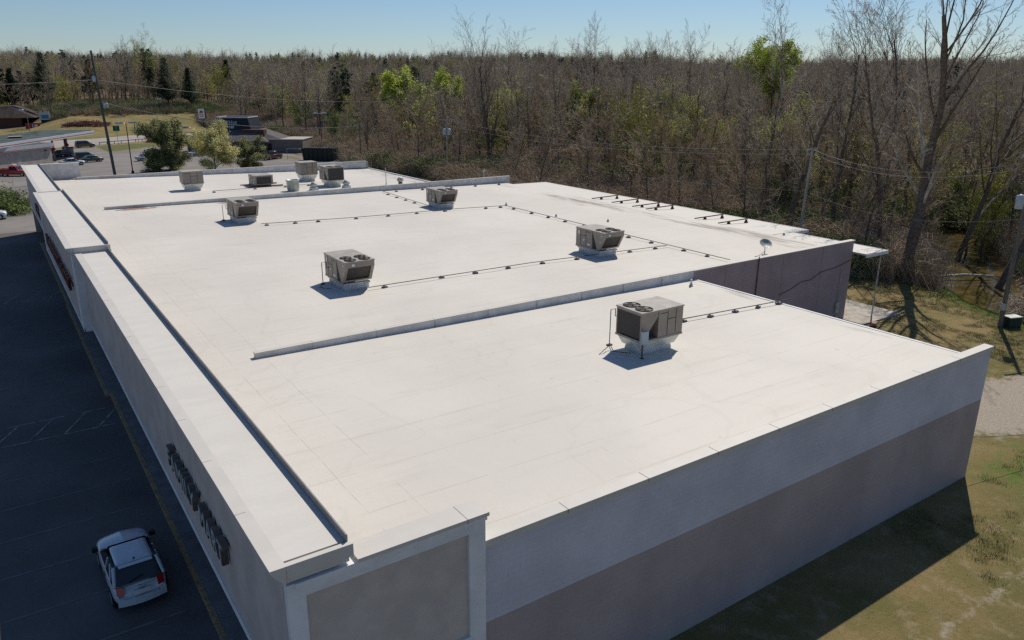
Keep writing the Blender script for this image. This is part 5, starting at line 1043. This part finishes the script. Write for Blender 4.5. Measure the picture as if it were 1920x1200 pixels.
# ================================================================== SIGNS, LAMPS AND POLES
t = thing('pole_sign', 'white panel sign with a red roof emblem on a dark pole left of the restaurant', 'sign', (59.7, 262.5, .0), math.radians(-20)); MB().tube([(.2, 0, 0), (.2, 0, 4.6)], .16, 8).build('pole', M['black'], t)
MB().box(-1.15, 1.25, -.3, .3, 4.2, 7.7).build('cabinet', M['black'], t); MB().box(-1.1, .95, -.33, -.3, 4.35, 7.55).build('panel', M['label'], t)
MB().add([(-.75, -.345, 6.15), (.6, -.345, 6.15), (.25, -.345, 6.95), (-.4, -.345, 6.95)], [(0, 1, 2, 3)]).build('emblem', M['tail'], t); text('Pizza', .62, .005, M['black'], t, (-.85, -.345, 5.5), Matrix.Rotation(PI/2, 3, 'X')); text('Hut', .62, .005, M['black'], t, (-.6, -.345, 4.95), Matrix.Rotation(PI/2, 3, 'X'))
t = thing('pole_sign', 'white sign with a blue panel on a dark base before the grass at far left', 'sign', (16, 290, 1.2), math.radians(-12)); MB().box(-1.3, 2.2, .1, 1.2, 0, 2.8).build('base', M['black'], t); MB().box(-1.6, 1.4, -.3, .1, 2.6, 5.2).build('cabinet', M['canopy_white'], t)
MB().box(-1.0, 1.1, -.33, -.3, 3.0, 4.2).build('panel', mat('blue_sign_panel', (.02, .22, .36), .4), t)
t = thing('banner_sign', 'red and white banner sign standing left of the white and blue sign', 'sign', (12, 286, 1.0), math.radians(-12)); MB().box(-2.2, 2, -.1, .1, .2, 2.0).build('panel', M['stripe_red'], t); MB().box(-.2, 0, -.12, -.1, .6, 1.6).box(.4, 1.3, -.12, -.1, .7, 1.5).build('lettering', M['label'], t)
t = thing('street_sign', 'small green street sign on a thin post by the road', 'sign', (27.5, 219.5, 0), 0); MB().tube([(0, 0, 0), (0, 0, 5.0)], .06, 6).build('post', M['galv'], t); MB().box(-.8, .8, -.04, .04, 3.6, 5.0).build('panel', mat('green_sign', (.02, .13, .08), .5), t)
t = thing('street_sign', 'tiny orange warning sign on a thin post by the road', 'sign', (33.6, 226.5, 0), 0); MB().tube([(0, 0, 0), (0, 0, 3.2)], .05, 6).build('post', M['wood'], t); MB().add([(0, -.06, 2.6), (.5, -.06, 3.1), (0, -.06, 3.6), (-.5, -.06, 3.1)], [(0, 1, 2, 3)]).build('panel', mat('orange_sign', (.5, .18, .03), .5), t)
t = thing('guard_rail', 'low dark guard rail along the road edge beyond the lot', 'guard rail', (0, 0, 0)); mb = MB(); mb.tube([(23.2, 221.5, .65), (36, 229.5, .65), (49, 239, .65)], .14, 4); mb.build('rail', M['wood'], t)
for q in range(14): f = q/13; MB().box(23.2+25.8*f-.08, 23.2+25.8*f+.08, 221.5+17.5*f+.05, 221.5+17.5*f+.2, 0, .75).build('post', M['wood'], t)
def lot_lamp(loc, h, label, rz=0, heads=2, m='black', hm='galv'):
    t = thing('lot_lamp', label, 'street lamp', loc, rz, 'tall parking lot lamps'); MB().tube([(0, 0, 0), (0, 0, h)], [.11, .07], 8).lathe([(.25, 0), (.25, .5), (.14, .6)], n=12).build('pole', M[m], t)
    for s_ in ((-1, 1) if heads == 2 else (1,)): MB().tube([(0, 0, h-.1), (s_*.7, 0, h+.05)], .04, 6).hexa([(s_*1.25-.6, -.4, h-.1), (s_*1.25+.6, -.4, h-.1), (s_*1.25+.6, .4, h-.1), (s_*1.25-.6, .4, h-.1)], [(s_*1.25-.5, -.35, h+.22), (s_*1.25+.5, -.35, h+.22), (s_*1.25+.5, .35, h+.22), (s_*1.25-.5, .35, h+.22)]).build('lamp_head', M[hm], t)
lot_lamp((19.5, 146, 0), 9.3, 'lot lamp with two box heads rising left of the large cedar', .3)
lot_lamp((66.3, 171, 0), 9.2, 'lot lamp with pale blue heads before the wood above the containers', .2, hm='transformer')
lot_lamp((43.5, 250, 0), 11, 'thin lamp pole with one head beyond the road left of the silver car', .1, 1, 'wood')
lot_lamp((8.2, 232, 0), 9, 'thin pole with one curved lamp arm in front of the far left sign', 2.6, 1, 'wood')
def pole(name, label, loc, h, m='wood', r=.17, lean=(0, 0), arms=((.3, 2.4, 0),), cans=(), rz=0, group='wooden utility poles', base=0):
    t = thing(name, label, 'utility pole', loc, rz, group); MB().tube([(0, 0, base), (lean[0]*h, lean[1]*h, h)], [r, r*.68], 10).build('pole', M[m], t)
    for dz, ln_, tilt in arms:
        z_ = h-dz; cx, cy = lean[0]*z_, lean[1]*z_; a = MB().hexa([(cx-ln_/2, cy-.06, z_-.06-tilt), (cx+ln_/2, cy-.06, z_-.06+tilt), (cx+ln_/2, cy+.06, z_-.06+tilt), (cx-ln_/2, cy+.06, z_-.06-tilt)], [(cx-ln_/2, cy-.06, z_+.06-tilt), (cx+ln_/2, cy-.06, z_+.06+tilt), (cx+ln_/2, cy+.06, z_+.06+tilt), (cx-ln_/2, cy+.06, z_+.06-tilt)]).build('crossarm', M['wood_pale'], t)
        for q in (-.46, -.2, .2, .46): MB().lathe([(.03, 0), (.05, .05), (.05, .12), (.02, .18)], (cx+ln_*q, cy, z_+.06+2*tilt*q), 8).build('insulator', M['galv'], a)
    for (ox, oy, z_, rr, hh) in cans:
        MB().lathe([(rr*.9, 0), (rr, .05), (rr, hh-.08), (rr*.85, hh), (rr*.2, hh+.06)], (ox+lean[0]*z_, oy+lean[1]*z_, z_), 16).build('transformer', M['transformer'], t)
    return t
pole('utility_pole', 'tallest wooden utility pole, rising at left from behind the far parapet', (16.2, 144.2, 0), 21.8, 'wire', .27, lean=(-.04, 0), arms=(), cans=((-.35, 0, 16.6, .3, .95), (.42, .1, 12.1, .26, .8), (.9, .2, 12.1, .22, .8)))
pole('utility_pole', 'utility pole with a pale transformer pair and crossarm behind the long low wall', (64.1, 104.9, 0), 10.9, 'wood_pale', .16, cans=((-.38, 0, 8.0, .33, 1.05), (.38, 0, 8.0, .33, 1.05)), arms=((.35, 2.8, 0),), rz=-.5)
pole('utility_pole', 'wooden utility pole with a tilted pale crossarm in the wood', (80.9, 98.4, 0), 8.9, arms=((.2, 2.9, .16),), rz=-.5)
pole('utility_pole', 'slim dark utility pole with a double crossarm at the end of the far roof', (61.9, 137.4, 0), 8.4, arms=((.3, 2.4, 0), (1.6, 1.6, 0)), rz=-.5)
pole('utility_pole', 'pale wooden pole leaning right just behind the rear roof edge', (60.5, 30.4, 0), 11.2, 'wood_pale', .17, (.075, .01), arms=((.15, 1.6, 0),))
pole('utility_pole', 'dark wooden pole with a white transformer drum at the right edge of the picture', (56.5, 9.8, 0), 12.6, r=.17, arms=((.3, 2.4, 0),), cans=((-.42, .1, 8.75, .27, .95),), rz=-.3)
t = thing('utility_cabinet', 'dark green utility cabinet at the foot of the pole at the right edge', 'utility box', (57.2, 9.35, 0), -.35); MB().hexa([(-.55, -.35, 0), (.55, -.35, 0), (.55, .35, 0), (-.55, .35, 0)], [(-.5, -.3, .78), (.5, -.3, .78), (.5, .3, .78), (-.5, .3, .78)]).build('casing', M['darkgreen'], t); MB().box(-.56, .56, -.36, .36, .78, .84).build('lid', M['ventgrey'], t)
t = thing('meter_box', 'small grey meter box fixed low on the pole at the right edge', 'meter box', (56.3, 9.75, 1.35)); MB().box(-.13, .13, -.1, .1, 0, .5).build('casing', M['transformer'], t)
t = thing('fallen_log', 'pale fallen log lying across the far bank of the creek', 'log', (71.5, 19.6, -.35), -.55); MB().tube([(-2.6, 0, 0), (0, .1, .15), (2.8, -.1, .05)], [.16, .14, .1], 7).build('trunk', M['log'], t)
mb = MB(); mb.box(-.35, .35, -.18, .18, 0, .18); t = thing('brick_block', 'pink brick block lying on the ground beside the canopy post', 'block', (48.9, 15.1, .12), .3); mb.build('block', mat('pink_block', (.42, .24, .21), .9), t)
# overhead wires
def wire(label, pts, sag, r=.016, m='wire', name='overhead_wire'):
    P_ = [Vector(p) for p in pts]; mb = MB(); L = []
    for a, b_ in zip(P_[:-1], P_[1:]):
        L += [a.lerp(b_, q/18)-Vector((0, 0, 4*sag*(q/18)*(1-q/18))) for q in range(18)]
    mb.tube(L+[P_[-1]], r, 4, False); tag(mb.build(name, M[m]), label, 'wire', 'overhead wires')
TP = (15.3, 144.2)
wire('thick pale cable bundle sagging right from the tallest pole across the restaurant', [(TP[0], TP[1], 13.2), (61.9, 137.4, 8.0)], 2.0, .075, 'wire_pale')
wire('pale overhead wire running left from high on the tallest pole', [(TP[0], TP[1], 16.9), (-55, 118, 17)], 1.2, .05, 'wire_pale')
wire('upper overhead wire running right from high on the tallest pole', [(TP[0], TP[1], 16.9), (110, 190, 12)], 2.2, .045, 'wire_pale')
wire('middle overhead wire slanting down to the left from the tallest pole', [(TP[0], TP[1], 13.2), (-40, 190, 6)], 1.5, .022)
wire('top overhead wire running left above the far wood from the tallest pole', [(TP[0]-.1, TP[1], 20.2), (-60, 118, 19)], 1.4, .018)
wire('cable curving down from the transformer pole to the far roof', [(64.0, 104.9, 6.4), (47.5, 104, 2.6)], 1.1, .03, 'wire_pale')
for dz, lb in ((0, 'higher'), (.42, 'lower')): wire(lb+' of two long overhead wires crossing the wood to the leaning pole', [(64.1, 104.9, 10.6-dz*2), (80.9, 98.4, 8.9-dz), ][:1]+[(61.3, 30.5, 11.1-dz), (57, 9.8, 12.1-dz)], 1.4, .022, 'wire_pale')
wire('low overhead wire crossing the wood behind the rear roof', [(64.1, 104.9, 6.9), (61.0, 30.5, 7.2), (56.6, 9.9, 8.0)], 1.2, .013, 'wire_pale')
wire('thin overhead wire between the crossarm poles at the centre', [(61.9, 137.4, 8.0), (64.1, 104.9, 9.9)], .8, .014)
wire('thin cable lying over the grass near the building corner', [(31.5, .3, 1.8), (57, -6.5, 2.0)], 1.0, .014)
